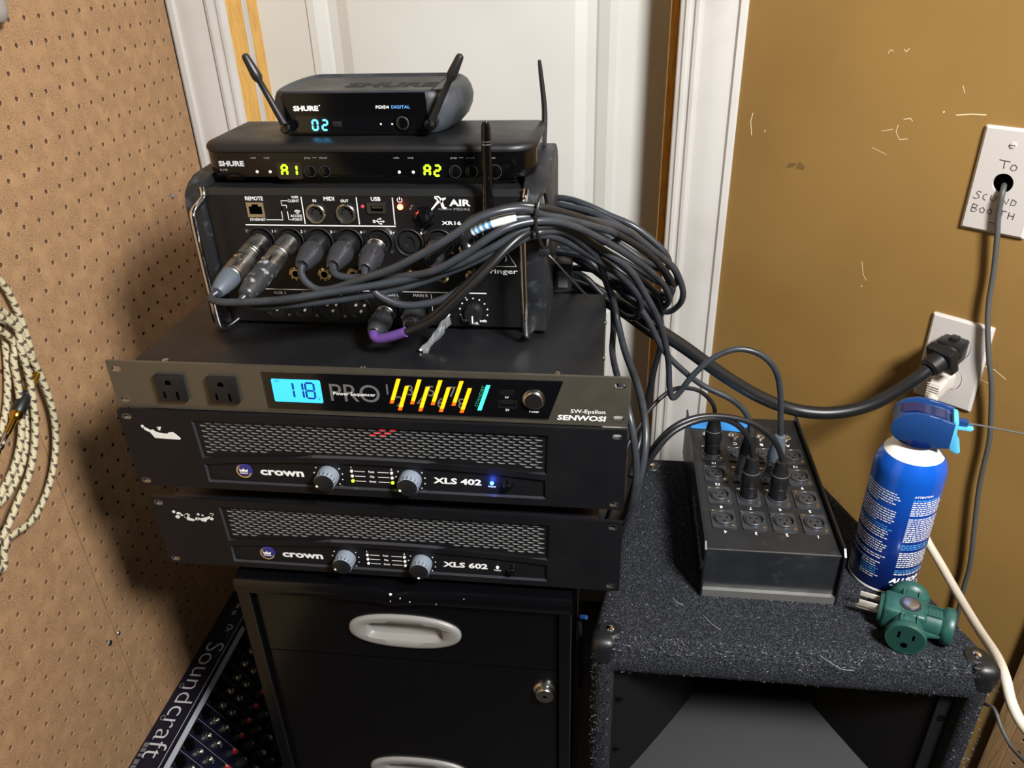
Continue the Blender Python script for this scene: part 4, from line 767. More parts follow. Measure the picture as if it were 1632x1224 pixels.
for x, r in ((-54.8, 5.2), (-40.6, 5.2), (80.2, 5.6), (95.2, 5.6), (116, 6.4)):
    b = B(F); b.lathe([(r, 0), (r, .6), (r*.86, .6), (r*.82, -.4), (r*.74, 1.2), (r*.6, 1.6), (.1, 1.4)], (x, 8.8, 0), (0, 0, 1), 24, cap=False); o = b.out('button', 'blkgloss2', t); b = B(F); b.lathe([(r+.05, .3), (r+.05, .9), (r*.9, .95)], (x, 8.8, 0), (0, 0, 1), 24, cap=False); b.out('button_highlight', 'darkgrey', o)  # second ring, paler, paints the highlight round each button
b = B(); b.tube([(158-4, 106, 8), (155.4, 110, 40), (152, 108, 78), (151, 107, 88)], 3, 8, rfun=lambda s_: 3.4-1.9*s_); b.out('aerial', 'blkplas', t)

# ---------------- single wireless receiver on top
t = thing('wireless_receiver', 'smaller black wireless receiver with blue 02 display and two raised aerials, top of the stack', 'receiver', (-10, 130, 175.8))
def pg_plan(k, front=0):
    o = []; hw = 94-k; n = 9
    pts = [(-70, 0-0), (62, 0)]
    o = [(-71, front), (-30, front-.0), (20, front), (61, front)]
    for i in range(1, n):      # right bulge
        a = -math.pi/2+math.pi*i/n; o.append((61+(hw-61)*math.cos(a)**.8 if math.cos(a) > 0 else 61, 57+57*math.sin(a)))
    o += [(61, 114), (-71, 114)]
    for i in range(1, n):
        a = math.pi/2+math.pi*i/n; o.append((-71-(hw-71)*(max(0, -math.cos(a)))**.8, 57+57*math.sin(a)))
    return [(x*(1-k*.0008), max(y, front) if False else 57+(y-57)*(1-k*.006)) for x, y in o]
b = B(); loft(b, [(pg_plan(17), 0), (pg_plan(11), 2.5), (pg_plan(5), 9), (pg_plan(1), 18), (pg_plan(0), 25), (pg_plan(2), 32), (pg_plan(5), 37), (pg_plan(9), 39), (pg_plan(12), 38.6), (pg_plan(15), 36.4), (pg_plan(22), 36.2)]); b.out('body', 'rubberlite', t, ang=50)
b = B(FR(0, 0)); b.prism([(-71.5, 1), (61, 1), (62, 20), (61.5, 37.6), (-71.5, 37.6), (-72, 20)], -9, 1.2); b.out('front_panel', 'blkgloss2', t, ang=0)
b = B(); b.box(-72, 62, 12, 103, 35.8, 36.8); b.out('top_tray', 'blk', t, ang=0)
b = B(); b.F = frame((0, 0, 37), (1, 0, 0), (0, 1, 0), (0, 0, 1)); b.text('SHURE', -26, 38, 24, 88, w=0.05, bold=.04, shear=.0); b.out('embossed_name', 'blkmatte', t, ang=0)
F = FR(0, 0, 10); w = 1.4
b = B(F); b.text('SHURE', -73.4, 22.6, 4.0, 24, w=w, bold=.05); b.flat(circ(-48, 27, .6, 8), w); b.text('PGXD4', 4.8, 24, 2.6, 12.2, w=w, bold=.02)
b.text('audio', -67, 4.6, 1.5, al='c', w=w); b.text('channel', -32.5, 5.8, 1.6, al='c', w=w); b.text('ready', 7, 5.4, 1.6, al='c', w=w); b.text('sync', 19, 5.4, 1.6, al='c', w=w); b.out('lettering', 'white', t, ang=0)
b = B(F); b.text('DIGITAL', 19.4, 24, 2.6, 17.2, w=w, bold=.01); b.out('lettering', 'blueink', t, ang=0)
b = B(F); b.prism(rrect(-73, 40, 2.4, 18.2, 3), 1, 1.45); b.out('display_window', 'blkglossy', t, ang=0)
b = B(F); seg7(b, '0', -54.6, 9.8, 4.8, 8.8, 1.7, 1.55, .04); seg7(b, '2', -45.2, 9.8, 4.8, 8.8, 1.7, 1.55, .04); b.out('digits', 'segblue', t, ang=0)
b = B(F); b.box(-37.5, -29, 8, 13.2, 1.4, 2.6, .6); b.out('button', 'blkplas', t)
b = B(F); b.lathe([(8.6, 0), (8.6, .8), (7.2, .8), (6.8, .2), (6.2, .2), (6, 2.6), (5, 3), (.1, 2.6)], (29, 11.6, 1.2), (0, 0, 1), 28, cap=False); o = b.out('volume_knob', 'blkgloss2', t); b = B(F); b.lathe([(6.1, 3.7), (5.6, 4.2), (5., 4.3)], (29, 11.6, 0), (0, 0, 1), 28, cap=False); b.out('knob_highlight', 'darkgrey', o)  # thin paler ring paints the highlight round the knob
for x in (8, 18.6):
    b = B(F); b.lathe([(1, 0), (.8, .4), (.1, .6)], (x, 10.4, 1.4), (0, 0, 1), 8); b.out('indicator_lamp', 'ledoff', t)
for s_, base, tip in ((-1, (-69.6, -9, 8.6), (-96.1, -12, 72.4)), (1, (65.5, -9, 11.3), (97.8, -12, 69.5))):
    d = Vector(tip)-Vector(base); L_ = d.length
    b = B(); b.lathe([(3.3, 0), (3.5, 4), (2.9, 30*L_/70), (2.7, L_*.64), (4.7, L_*.70), (4.6, L_*.76), (3.5, L_*.97), (2.6, L_), (.3, L_+1)], base, d, 16); a_ = b.out('aerial', 'blkplas', t)
    b = B(); b.cyl((base[0], 4, base[2]), (base[0], -6, base[2]), 6, 5.4, 16); b.out('aerial_mount', 'blkglossy', a_)
    b = B(); b.lathe([(5, 0), (4.6, 1.6), (3, 3.2), (2.8, 4.6), (.2, 4.6)], (base[0], -12, base[2]), (0, -1, 0), 12); b.cyl((base[0], -6, base[2]), (base[0], -12.5, base[2]), 4.6, n=14); b.out('aerial_screw', 'blkglossy', a_)
# ================================================================ leads
def lead(name, label, cat, pts, r, mt='cable', n=10, group=None, sub=5):
    t = thing(name, label, cat, pts[0], 0, group)
    b = B(Matrix.Translation(-Vector(pts[0]))); b.tube(pts, r, n, sub); b.out('cord', mt, t, ang=80)
    t['o'] = 0; del t['o']; t_o = Vector(pts[0]); return t, t_o
def plug(t, org, p0, p1, style):
    """connector from the socket p0 to the cord at p1"""
    p0, p1 = Vector(p0), Vector(p1); d = p1-p0; L = d.length; d.normalize(); T_ = Matrix.Translation(-org)
    def la(name, prof, mt, par, n=22, ang=40):
        b = B(T_); b.lathe([(r, h*L) for r, h in prof], p0, d, n); return b.out(name, mt, par, ang)
    def ribs(name, h0, h1, r, mt, par, k=14, rw=.9):
        b = B(T_); q = d.orthogonal().normalized(); kk = d.cross(q)
        for i in range(k):
            a = 2*math.pi*i/k; e = q*math.cos(a)+kk*math.sin(a); b.cyl(p0+d*(h0*L)+e*r, p0+d*(h1*L)+e*(r-.3), rw, rw*.8, 6)
        return b.out(name, mt, par, 40)
    def latch(par):
        up = (Vector((0, 0, 1))-d*d.z).normalized(); s_ = d.cross(up)
        c = p0+d*(L*.47)+up*9.6-s_*2
        b = B(T_ @ frame(c, d, s_, up)); b.box(-4, 4, -3.4, 3.4, -1.5, 2.2, 1); b.box(3, 5, -2.6, 2.6, 1, 4, .6); b.out('latch', 'steel', par, 30)
    if style == 'adapter':
        s = la('shell', [(9.4, 0), (9.6, .02), (9.6, .2), (10, .21), (10, .23), (9.5, .24), (10, .25), (10, .27), (9.5, .28), (10, .29), (9.7, .31), (9.7, .5), (9.9, .5), (9.9, .64), (9.4, .66), (9.9, .67), (9.9, .69), (9.4, .7)], 'steeldull', t); latch(s)
        la('boot', [(9.3, .69), (9.6, .72), (9.2, .8), (7.6, .92), (6, .985), (5.2, 1.0)], 'boot', t)
    elif style == 'taped':
        s = la('shell', [(9.4, 0), (9.6, .02), (9.6, .22), (10, .23), (10, .25), (9.5, .26), (10, .27), (10, .29), (9.6, .31), (9.6, .52)], 'steeldull', t); latch(s)
        la('tape_wrap', [(9.9, .5), (10.2, .55), (9.7, .66), (9.9, .72), (9.2, .85), (7.6, .95), (6.4, 1.)], 'tapewrap', t, ang=80)
    elif style == 'black':
        la('shell', [(9.6, 0), (9.8, .03), (9.8, .33), (9.2, .36)], 'blkplas', t)
        s = la('boot', [(9.4, .34), (10.2, .38), (10.2, .6), (9.6, .62), (8.6, .8), (6.4, .97), (5.4, 1.0), (3.6, .97)], 'darkgrey', t); ribs('grip_ribs', .4, .6, 9.9, 'darkgrey', s, 18)
    elif style == 'silver':
        s = la('shell', [(9.3, 0), (9.5, .03), (9.5, .18), (9.9, .19), (9.9, .21), (9.4, .22), (9.9, .23), (9.9, .25), (9.5, .27), (9.5, .38)], 'steel', t)
        s = la('boot', [(9.6, .37), (10.1, .4), (10., .62), (9.4, .66), (8.2, .85), (6, .98), (5, 1.0), (3.6, .97)], 'darkgrey', t); ribs('grip_ribs', .42, .7, 9.7, 'darkgrey', s, 14, 1.2)
    elif style == 'jack':
        la('shell', [(7.5, 0), (8, .05), (8, .5), (7, .6), (6, .95), (4, 1.)], 'steel', t)
    elif style == 'upright_black':
        la('shell', [(9.2, 0), (9.4, .02), (9.4, .3), (8.9, .31)], 'blkplas', t); s = la('boot', [(9.2, .3), (9.8, .32), (9.6, .62), (9.2, .64), (8, .78), (6.6, .98), (5, 1.)], 'blkplas', t); ribs('grip_ribs', .36, .58, 9.5, 'blkplas', s, 12, .8)
        la('ring', [(9.4, .625), (9.6, .635), (9.4, .645)], 'dimink', s)
    elif style == 'upright_silver':
        la('shell', [(9.2, 0), (9.4, .02), (9.4, .3), (9.8, .31), (9.8, .34), (9.4, .35), (9.8, .36), (9.8, .39), (9.3, .41)], 'steel', t); la('boot', [(9.2, .4), (9.5, .42), (9.2, .6), (8, .75), (6, .98), (4.6, 1.)], 'boot', t)
    elif style == 'upright_long':
        la('shell', [(9.2, 0), (9.4, .02), (9.2, .52)], 'steeldull', t); la('boot', [(9., .5), (9.3, .53), (8, .75), (6, .98), (4.6, 1.)], 'blkplas', t)
G = 'leads of the digital mixer'
for key, i, style, lab in (('m1', 0, 'adapter', 'dark cable with long nickel plug and blue grey boot in mixer input 1'), ('m2', 1, 'taped', 'dark cable with scuffed taped plug in mixer input 2'),
        ('m3', 2, 'black', 'dark cable with ribbed black plug, next to the two nickel ones'), ('m4', 3, 'black', 'dark cable with ribbed black plug, fourth plug from the mixer left edge'),
        ('m5', 4, 'silver', 'dark cable with short silver plug in mixer input 5'), ('m7', 6, 'black', 'black cable hidden behind others in mixer input 7'), ('m8', 7, 'jack', 'dark cable with small nickel plug and white sleeve in mixer input 8')):
    t, o = lead('microphone_cable', lab, 'cable', CAB[key], 3.4, 'cabledk' if key == 'm7' else 'cable', group=G)
    plug(t, o, (XI[i], 86, 87), CAB[key][0], style)
    if key == 'm8':
        P = crom(CAB['m8'], 6); b = B(Matrix.Translation(-o)); b.tube(P[24:33], 4.3, 10, 0); b.out('white_sleeve', 'canwhite', t, 60)
        for k in range(16, 24):
            b = B(Matrix.Translation(-o)); b.tube(P[k:k+2], 3.9, 8, 0); b.out('marker_ring', 'skyink' if k % 2 else 'canwhite', t, 60)
t, o = lead('microphone_cable', 'black cable with purple tape and silver collar plug in main L output', 'cable', CAB['ml'], 3.4, 'cabledk', group=G)
plug(t, o, (xm[4], 86, 18.5), CAB['ml'][0], 'silver')
P = crom(CAB['ml'], 6); b = B(Matrix.Translation(-o)); b.tube(P[2:20], 4.6, 12, 0); b.out('tape_sleeve', 'purple', t, 60)
t, o = lead('microphone_cable', 'black cable with ribbed black plug in main R output', 'cable', CAB['mr'], 3.2, 'cabledk', group=G)
plug(t, o, (xm[5], 86, 18.5), CAB['mr'][0], 'black')
# clear crumpled tape flag under the main R lead
t = thing('tape_flag', 'crumpled clear tape flag hanging beside the main R lead', 'tape', (62, 46, 14))
b = B(); rr = random.Random(5); pr = []
for i in range(9):
    f = i/8; pr.append([b.v((-14+30*f+rr.uniform(-1.2, 1.2), -6+6*f+rr.uniform(-2, 2), -14+36*f+k*4.2+rr.uniform(-1, 1)-5*abs(k))) for k in (-1.2, -.3, .5, 1.2)])
for a_, c_ in zip(pr, pr[1:]):
    for k in range(3): b.f([a_[k], a_[k+1], c_[k+1], c_[k]])
o = b.out('film', mat('clear_film', '#a9adb0', .15, .6), t, ang=10); md = o.modifiers.new('thickness', 'SOLIDIFY'); md.thickness = .0008
# zip tie round the bundle
t = thing('cable_tie', 'black zip tie round the cable bundle at the right end of the mixer', 'cable tie', (160, 51, 122))
b = B(); b.tube([(-2, -13, 2), (0, -10, 16), (3, 2, 23), (5, 12, 14), (6, 12, -8), (6, 2, -24), (4, -8, -22), (0, -12, -10)], 1.7, 6, closed=True); b.out('band', 'blkplas', t, 60)
b = B(); b.box(0, 9, -11, -4, -29, -22, 1); b.out('head', 'blkplas', t); b = B(); b.tube([(6, -8, -26), (14, -8, -34), (28, -4, -52), (44, 2, -72)], 1.0, 6); b.out('tail', 'blkplas', t)
for key, lab in (('s1', 'spare cable loop arching highest behind the mixer'), ('s2', 'spare cable loop second from the top behind the mixer'), ('s3', 'spare cable loop reaching furthest right over the door casing'), ('s4', 'lowest spare cable loop behind the rack'), ('s5', 'spare cable loop through the middle of the coil')):
    lead('spare_cable', lab, 'cable', CAB[key], 3.5, 'cable', group='spare turns of the cable coil')
for key, lab in (('f2', 'dark cable dropping beside the rack ears, right of the sequencer'), ('f3', 'black cable hanging behind the rack in front of the door casing')):
    lead('hanging_cable', lab, 'cable', CAB[key], 3.6 if key == 'f2' else 4.2, 'cable' if key == 'f2' else 'cabledk')
# small power plug pushed into the side of the mixer
t = thing('power_connector', 'square black power connector at the right side of the mixer', 'plug', (166, 178, 20))
b = B(); b.box(-2, 16, -12, 12, -10, 20, 2); b.out('housing', 'blkplas', t)
b = B(); b.box(2, 12, -12.6, -11.9, -6, 12, .3); b.out('label_plate', 'dimink', t)
b = B(); b.tube([(8, 10, 0), (14, 24, -14), (22, 40, -30), (26, 60, -60)], 3.6, 8); b.out('cord', 'cabledk', t)

# ================================================================ speaker cabinet on the right
SPX, SPY = 411, 130
t = thing('speaker_cabinet', 'charcoal carpeted loudspeaker cabinet with a horn, carrying the connector box', 'speaker', (SPX, SPY, FL))
SP = t; T_ = Matrix.Translation((-SPX, -SPY, -FL))
def plan_sp(i=0): return [(217+i, -6), (605-i, -6), (500-i*.9, 306-i), (262+i*.9, 306-i)]
def ring_y(x0, x1, z0, z1, r, y): return [(x, y, z) for x, z in rrect(x0, x1, z0, z1, r, 5)]
b = B(T_); LV = [ring_y(272, 490, FL+14, -296, 10, 309), ring_y(265, 497, FL+9, -291, 14, 303), ring_y(263.5, 498.5, FL+8, -290, 16, 292)]
for f_ in (.25, .5, .75): LV.append(ring_y(263.5-(263.5-216)*f_, 498.5+(606-498.5)*f_, FL+8, -290, 16, 292-(292+8)*f_))
for k_, y in ((0, -8), (1.2, -15), (4, -21), (8.5, -25.5), (14, -28), (20, -28.5), (25, -26.5), (28, -22), (29, -14), (29, 0)): LV.append(ring_y(216+k_*.82, 606-k_*.82, FL+8+k_, -290-k_*1.55, max(16-k_*.5, 5), y))
R = [[b.v(p) for p in l] for l in LV]; n = len(R[0])
for a_, c_ in zip(R, R[1:]):
    for i_ in range(n): b.f([a_[i_], a_[(i_+1) % n], c_[(i_+1) % n], c_[i_]])
b.f(R[0]); b.out('carpet_shell', 'carpet', t, 80)
# horn: flange plus four flared walls running back to the throat
b = B(T_ @ FR(-7)); b.plate([(238, -640), (584, -640), (584, -322), (238, -322)], [[(255, -532), (567, -532), (567, -344), (255, -344)]], 0, 3); b.out('horn_flange', 'blkplas', t, ang=0)
b = B(T_ @ FR(-7)); b.box(238, 584, FL+36, -641, 0, 3); b.out('lower_baffle', 'blkmatte', t, ang=0)
b = B(T_); M4 = [(255, -5, -532), (567, -5, -532), (567, -5, -344), (255, -5, -344)]; T4 = [(394, 165, -462), (428, 165, -462), (428, 165, -420), (394, 165, -420)]
rings = []
for i in range(9):
    s_ = i/8; g_ = 1-(1-s_)**1.25
    ring = []
    for m_, th in zip(M4, T4): ring.append(b.v((m_[0]+(th[0]-m_[0])*g_, m_[1]+(th[1]-m_[1])*s_, m_[2]+(th[2]-m_[2])*g_)))
    rings.append(ring)
for a_, c_ in zip(rings, rings[1:]):
    for k in range(4): b.f([a_[k], a_[(k+1) % 4], c_[(k+1) % 4], c_[k]])
b.f(rings[-1]); b.out('horn', 'horn', t, ang=25, recalc=False)
for (x, z) in ((247, -392), (247, -476), (575, -380), (575, -476)):
    b = B(T_ @ FR(-10)); b.lathe([(4, 0), (3.4, 1.6), (.3, 2.2)], (x, z, 0), (0, 0, 1), 12); b.out('screw', 'blkgloss2', t)
# plastic corner guards
def guard(cx, cy, sx, sy, scr):
    T2 = Matrix.Translation((cx-SPX, cy-SPY, -290-FL))
    b = B(T2)
    # corner cap: three-lobed dome following the rounded corner
    b.box(0 if sx > 0 else -27, 27 if sx > 0 else 0, 0 if sy > 0 else -27, 27 if sy > 0 else 0, -34, .8, 10, 4)
    bmesh.ops.translate(b.bm, verts=b.bm.verts, vec=(-1.4*sx, -1.4*sy, .4))
    o = b.out('corner_guard', 'blkplas', SP, 50)
    b = B(T2); dx, dy = 18*sx, 20*sy
    P = []
    for i in range(20):
        a = 2*math.pi*i/20; P.append((dx+11*math.cos(a)*1.15, dy+11*math.sin(a)))
    b.prism(P, -.5, 1.4, [(dx+(x-dx)*.86, dy+(y-dy)*.86) for x, y in P]); b.out('guard_tab', 'blkplas', o, 40)
    b = B(T2); b.lathe([(4.4, 1.2), (4.2, 2.2), (2.4, 3.4), (.3, 3.6)], (dx, dy, 0), (0, 0, 1), 14); b.out('guard_screw', 'chrome', o)
guard(216, -28, 1, 1, 0); guard(606, -28, -1, 1, 0); guard(268, 306, 1, -1, 0); guard(494, 306, -1, -1, 0)
# loose carpet fibres on the top and the front edge
for nm, mt, cnt, sd in (('carpet_fibres', 'fibre', 15000, 1), ('pale_fibres', 'fibrelite', 1500, 2)):
    rr = random.Random(sd); V = []; Fc = []
    for i in range(cnt):
        k = rr.random()
        if k < .62:
            y = rr.uniform(-14, 296); f = (y+14)/310; x = rr.uniform(222+45*f, 600-105*f); z = -290; nrm = Vector((0, 0, 1))
        elif k < .9:
            x = rr.uniform(226, 596); a = rr.uniform(-.3, 1.7); y, z = -18-10*math.sin(a), -300+10*math.cos(a); nrm = Vector((0, -math.sin(a), math.cos(a)))
            if a > 1.5: z -= rr.uniform(0, 28)
        else:
            s_ = rr.choice((0, 1)); z = rr.uniform(-640, -300); x = (216, 606)[s_]+rr.uniform(0, 20)*(1-2*s_); y = -28; nrm = Vector((0, -1, 0))
        l_ = rr.uniform(1.2, 3.0)*(1.5 if nm[0] == 'p' and rr.random() < .02 else 1); d = (nrm*rr.uniform(.15, .8)+Vector((rr.uniform(-1, 1), rr.uniform(-1, 1), rr.uniform(-.2, .3)))).normalized(); s2 = d.orthogonal().normalized()*rr.uniform(.13, .26)
        p = Vector((x, y, z))-Vector((SPX, SPY, FL)); i0 = len(V)
        V += [tuple((p-s2-d*.6)*.001), tuple((p+s2-d*.6)*.001), tuple((p+d*l_*.7+s2*.6)*.001), tuple((p+d*l_)*.001)]; Fc += [(i0, i0+1, i0+2, i0+3)]
    me = bpy.data.meshes.new(nm); me.from_pydata(V, [], Fc); me.materials.append(M[mt]); o = bpy.data.objects.new(nm, me); COL.objects.link(o); o.parent = SP; o['kind'] = 'stuff'
b = B(T_); b.tube([(438, -22, -290.6), (446, -29, -291), (458, -31.5, -297), (470, -29, -300)], .25, 4); b.tube([(330, 20, -289.6), (338, 8, -289.4), (346, 1, -289.6)], .2, 4); b.tube([(300, 42, -289.6), (303, 36, -289), (310, 33, -289.6)], .25, 4); b.out('lint', 'fibrelite', SP, kind='stuff')

# ---------------- connector box on the speaker
SBX, SBY, SBZ = 398.5, 186, -290
t = thing('connector_box', 'black steel connector box with sixteen sockets lying on the carpeted speaker', 'connector box', (SBX, SBY, SBZ)); SB = t
T_ = Matrix.Translation((-SBX, -SBY, -SBZ)); ZTP = -228
b = B(T_); b.prism([(331, 54), (467, 54), (467, 318), (331, 318)], -288, ZTP); bmesh.ops.bevel(b.bm, geom=[e for e in b.bm.edges if all(abs(v.co.z-(ZTP-SBZ)) < .1 for v in e.verts)], offset=1.6, segments=2, affect='EDGES', profile=.5); b.out('top_cover', 'box', t, 50)
b = B(T_ @ FR(54)); b.box(331, 467, -229.2, -228.2, -.2, .3); b.out('worn_edge', 'boxedge', t)
b = B(T_); b.prism([(329.5, 49), (468.5, 49), (468.5, 322), (329.5, 322)], -290, -281); b.out('base_plate', 'boxedge', t, 30)
for x0, x1 in ((328.5, 330.6), (467.4, 469.5)):
    b = B(T_ @ frame((x0, 0, 0), (0, 1, 0), (0, 0, 1), (1, 0, 0))); b.prism([(48, -290), (322, -290), (322, -221), (56, -220), (49, -226)], 0, x1-x0); o = b.out('side_plate', 'blkfine', t, 20)
    if x0 < 400:
        b = B(T_ @ frame((x0-.1, 0, 0), (0, -1, 0), (0, 0, 1), (-1, 0, 0))); b.text('Whirlwind', -186, -262, 20, 128, w=.1, shear=.5); b.out('script_lettering', 'silverink', o, ang=0)
for k in range(4):
    for r in range(4):
        x, y = 353.2+31.8*k, 102.5+42.5*r
        T2 = T_ @ Matrix.Translation((x, y, ZTP))
        b = B(T2); b.plate(rrect(-13, 13, -15.5, 15.5, 2), [circ(0, 0, 9.6, 22)], 0, 1.6); s = b.out('socket', 'sock', t, 30)
        b = B(T2); b.lathe([(11.2, 1.4), (11, 3.6), (10.2, 4.2), (9.5, 3.4), (9.4, .4), (8.2, .4), (8.0, 2.2), (.1, 2.2)], (0, 0, 0), (0, 0, 1), 24, cap=False); b.out('collar', 'sock', s, 40)
        b = B(T2)
        for a in (30, 150, 270): b.flat(circ(4.2*math.cos(math.radians(a)), 4.2*math.sin(math.radians(a)), 1.25, 8), 2.28)
        b.out('contact_holes', 'void', s, ang=0)
        for (sx, sy) in ((-9.6, 12.2), (9.6, -12.2)):
            b = B(T2); b.lathe([(2.3, 1.6), (2, 2.6), (.2, 2.9)], (sx, sy, 0), (0, 0, 1), 10); b.out('screw', 'steel', s)
for k in range(4):
    T2 = T_ @ Matrix.Translation((352+32*k, 271, ZTP))
    b = B(T2); b.lathe([(6.8, 0), (6.8, 2.4), (6, 3), (5, 3.2), (3.2, 3.2), (3.1, .4), (.1, .4)], (0, 0, 0), (0, 0, 1), 6 if False else 18, cap=False); b.out('jack_socket', 'steel', t)
b = B(T_); b.F = T_ @ frame((0, 0, ZTP), (1, 0, 0), (0, 1, 0), (0, 0, 1))
for r in range(4):
    for k in range(4): b.text(str(4*r+4-k), 353.2+31.8*k, 102.5+42.5*r-18.5, 4.2, al='c', w=.2, rot=math.pi, bold=.02)
for k in range(4): b.text('DCBA'[k], 352+32*k, 257, 5, al='c', w=.2, rot=math.pi, bold=.02)
b.out('printed_numbers', 'white', t, ang=0)
b = B(T_); b.prism([(331.4, 288), (404, 282), (398, 289), (409, 300), (404, 317), (331.4, 317)], ZTP+.1, ZTP+.5); b.out('tape_patch', 'bluetape', t, ang=0, label='strip of blue tape')
for key, (k, r), style, lab in (('a', (2, 2), 'upright_silver', 'grey cable arching over the gold wall into the connector box, silver plug'), ('b', (1, 2), 'upright_long', 'grey cable sweeping down from the coil into the connector box, long nickel plug'),
        ('c', (0, 3), 'upright_black', 'thin black cable into the far left socket of the connector box'), ('d', (1, 1), 'upright_black', 'black cable with upright black plug, left of the front pair in the connector box'), ('e', (2, 1), 'upright_black', 'black cable with upright black plug, right of the front pair in the connector box')):
    t, o = lead('box_cable', lab, 'cable', CAB[key], {'a': 3.4, 'b': 3.4, 'c': 2.6, 'd': 3.2, 'e': 3.3}[key], 'cabledk' if key in 'cde' else 'cable', group='leads of the connector box')
    plug(t, o, (353.2+31.8*k, 102.5+42.5*r, ZTP+2.5), CAB[key][-1], style)

# ---------------- air duster can
CX, CY = 530, 103
t = thing('air_duster', 'blue spray can of air duster with a trigger and thin tube, on the speaker', 'spray can', (CX, CY, -290))
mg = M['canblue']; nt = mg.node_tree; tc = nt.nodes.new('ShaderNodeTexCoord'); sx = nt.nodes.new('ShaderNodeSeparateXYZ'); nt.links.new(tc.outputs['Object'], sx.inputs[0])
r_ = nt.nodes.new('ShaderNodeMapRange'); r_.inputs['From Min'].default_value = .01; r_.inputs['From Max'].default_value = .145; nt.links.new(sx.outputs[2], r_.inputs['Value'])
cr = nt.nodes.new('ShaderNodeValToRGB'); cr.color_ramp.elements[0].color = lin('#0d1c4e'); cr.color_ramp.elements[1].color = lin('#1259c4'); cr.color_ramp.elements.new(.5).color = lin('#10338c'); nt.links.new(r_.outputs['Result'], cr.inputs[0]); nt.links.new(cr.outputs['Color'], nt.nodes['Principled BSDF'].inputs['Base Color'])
RC = 34.5
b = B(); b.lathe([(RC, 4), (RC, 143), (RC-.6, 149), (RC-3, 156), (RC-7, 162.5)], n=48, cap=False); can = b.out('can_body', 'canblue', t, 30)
b = B(); b.lathe([(29, 0), (33.4, 0), (34.7, 1.6), (34.7, 3.6), (34, 4.6)], n=48); b.out('bottom_rim', 'canwhite', t, 30)
b = B(); b.lathe([(RC-6.6, 162), (24, 167.5), (19, 172), (15.5, 175), (14, 177)], n=40); b.out('shoulder', 'canwhite', t, 40)
def cyl_map(a0, rad):
    def f(q): 
        a = math.radians(a0)+q[0]/RC; return (rad*math.cos(a), rad*math.sin(a), q[1])
    return f
rr = random.Random(11)
def words(b, mp, u0, u1, v, h, fill=1., right=False):
    u = u0 + (0 if not right else 0); end = u0+(u1-u0)*fill
    while u < end-1:
        wl_ = min(rr.uniform(1.2, 5.2), end-u); 
        n_ = max(1, int(wl_/1.6))
        for i in range(n_):
            a_, c_ = u+wl_*i/n_, u+wl_*(i+1)/n_
            b.f([b.v(mp((a_, v))), b.v(mp((c_, v))), b.v(mp((c_, v+h))), b.v(mp((a_, v+h)))])
        u += wl_+.9
bw, bs = B(), B(); mp = cyl_map(-103, RC+.12)
for i in range(38):
    v = 127-2.95*i
    if i in (5, 6, 13, 20, 26, 29): 
        if i in (5, 13): words(bw, mp, -50, -14-rr.uniform(0, 4), v, 1.2, .7)
        continue
    tgt = bs if i in (14, 15, 33, 34, 35) else bw
    if i > 30: words(tgt, mp, -30, -7-rr.uniform(0, 8), v, 1.0)
    else: words(tgt, mp, -52, -6-rr.uniform(0, 7), v, 1.25 if i < 5 else 1.15)
for i in range(42):
    v = 124-2.6*i
    if v < 27: break
    tgt = bs if i in (0, 22, 23, 24, 35, 36) else bw
    if i in (8, 21, 25, 34): continue
    words(tgt, mp, 5, 44, v, 1.2, rr.uniform(.85, 1))
bw.text('ATTENTION', 5, 128, 2.2, 19, map=mp, bold=.02); bw.text('ALLSOP', 2, 17, 6, 33, shear=.25, bold=.05, map=mp); words(bw, mp, 4, 40, 13.4, .9)
bw.out('label_print', 'white', can, ang=0, recalc=False, kind='stuff'); bs.out('label_print', 'skyink', can, ang=0, recalc=False, kind='stuff')
b = B()
for i in range(6):
    u = -56+i*2.6; b.f([b.v(mp((u, 9))), b.v(mp((u+2.6, 9))), b.v(mp((u+2.6, 27))), b.v(mp((u, 27)))])
bc = b.out('barcode_field', 'paper', can, ang=0, recalc=False)
b = B(); mp2 = cyl_map(-103, RC+.22)
for i in range(14):
    u = -55+i*1.05; wd_ = rr.choice((.25, .45, .6)); b.f([b.v(mp2((u, 10))), b.v(mp2((u+wd_, 10))), b.v(mp2((u+wd_, 26))), b.v(mp2((u, 26)))])
b.out('barcode_lines', 'candark', bc, ang=0, recalc=False, kind='stuff')
CF = frame((0, 0, 178), (.95, -.312, 0), (0, 0, .80), (-.312, -.95, 0))
b = B(); b.lathe([(15, 175), (20.5, 177), (21.5, 180), (20, 184)], n=32); b.out('collar', 'candark', t, 40)
side = [(-20, 4), (-25, 11), (-27, 20), (-25, 31), (-18, 40), (-7, 45), (4, 45), (14, 42.5), (27, 39), (27, 4), (10, 1)]
b = B(CF)
for w0, w1 in ((-18, -14.5), (14.5, 18)): b.prism(side, w0, w1)
bmesh.ops.bevel(b.bm, geom=list(b.bm.edges), offset=1.1, segments=2, affect='EDGES', profile=.5)
b.prism([(-20, 4), (-25, 11), (-26.5, 20), (-24.5, 30), (-18, 37.5), (-7, 40), (14, 37), (26, 34), (26, 4), (10, 1)], -15, 15); tr = b.out('trigger_cap', 'trig', t, 40)
b = B(CF); b.prism([(-19, 38), (-7, 41.2), (14, 38.2), (20, 37), (20, 38.6), (-7, 43)], -9, 9); b.out('cap_slot', 'candark', tr, 30)
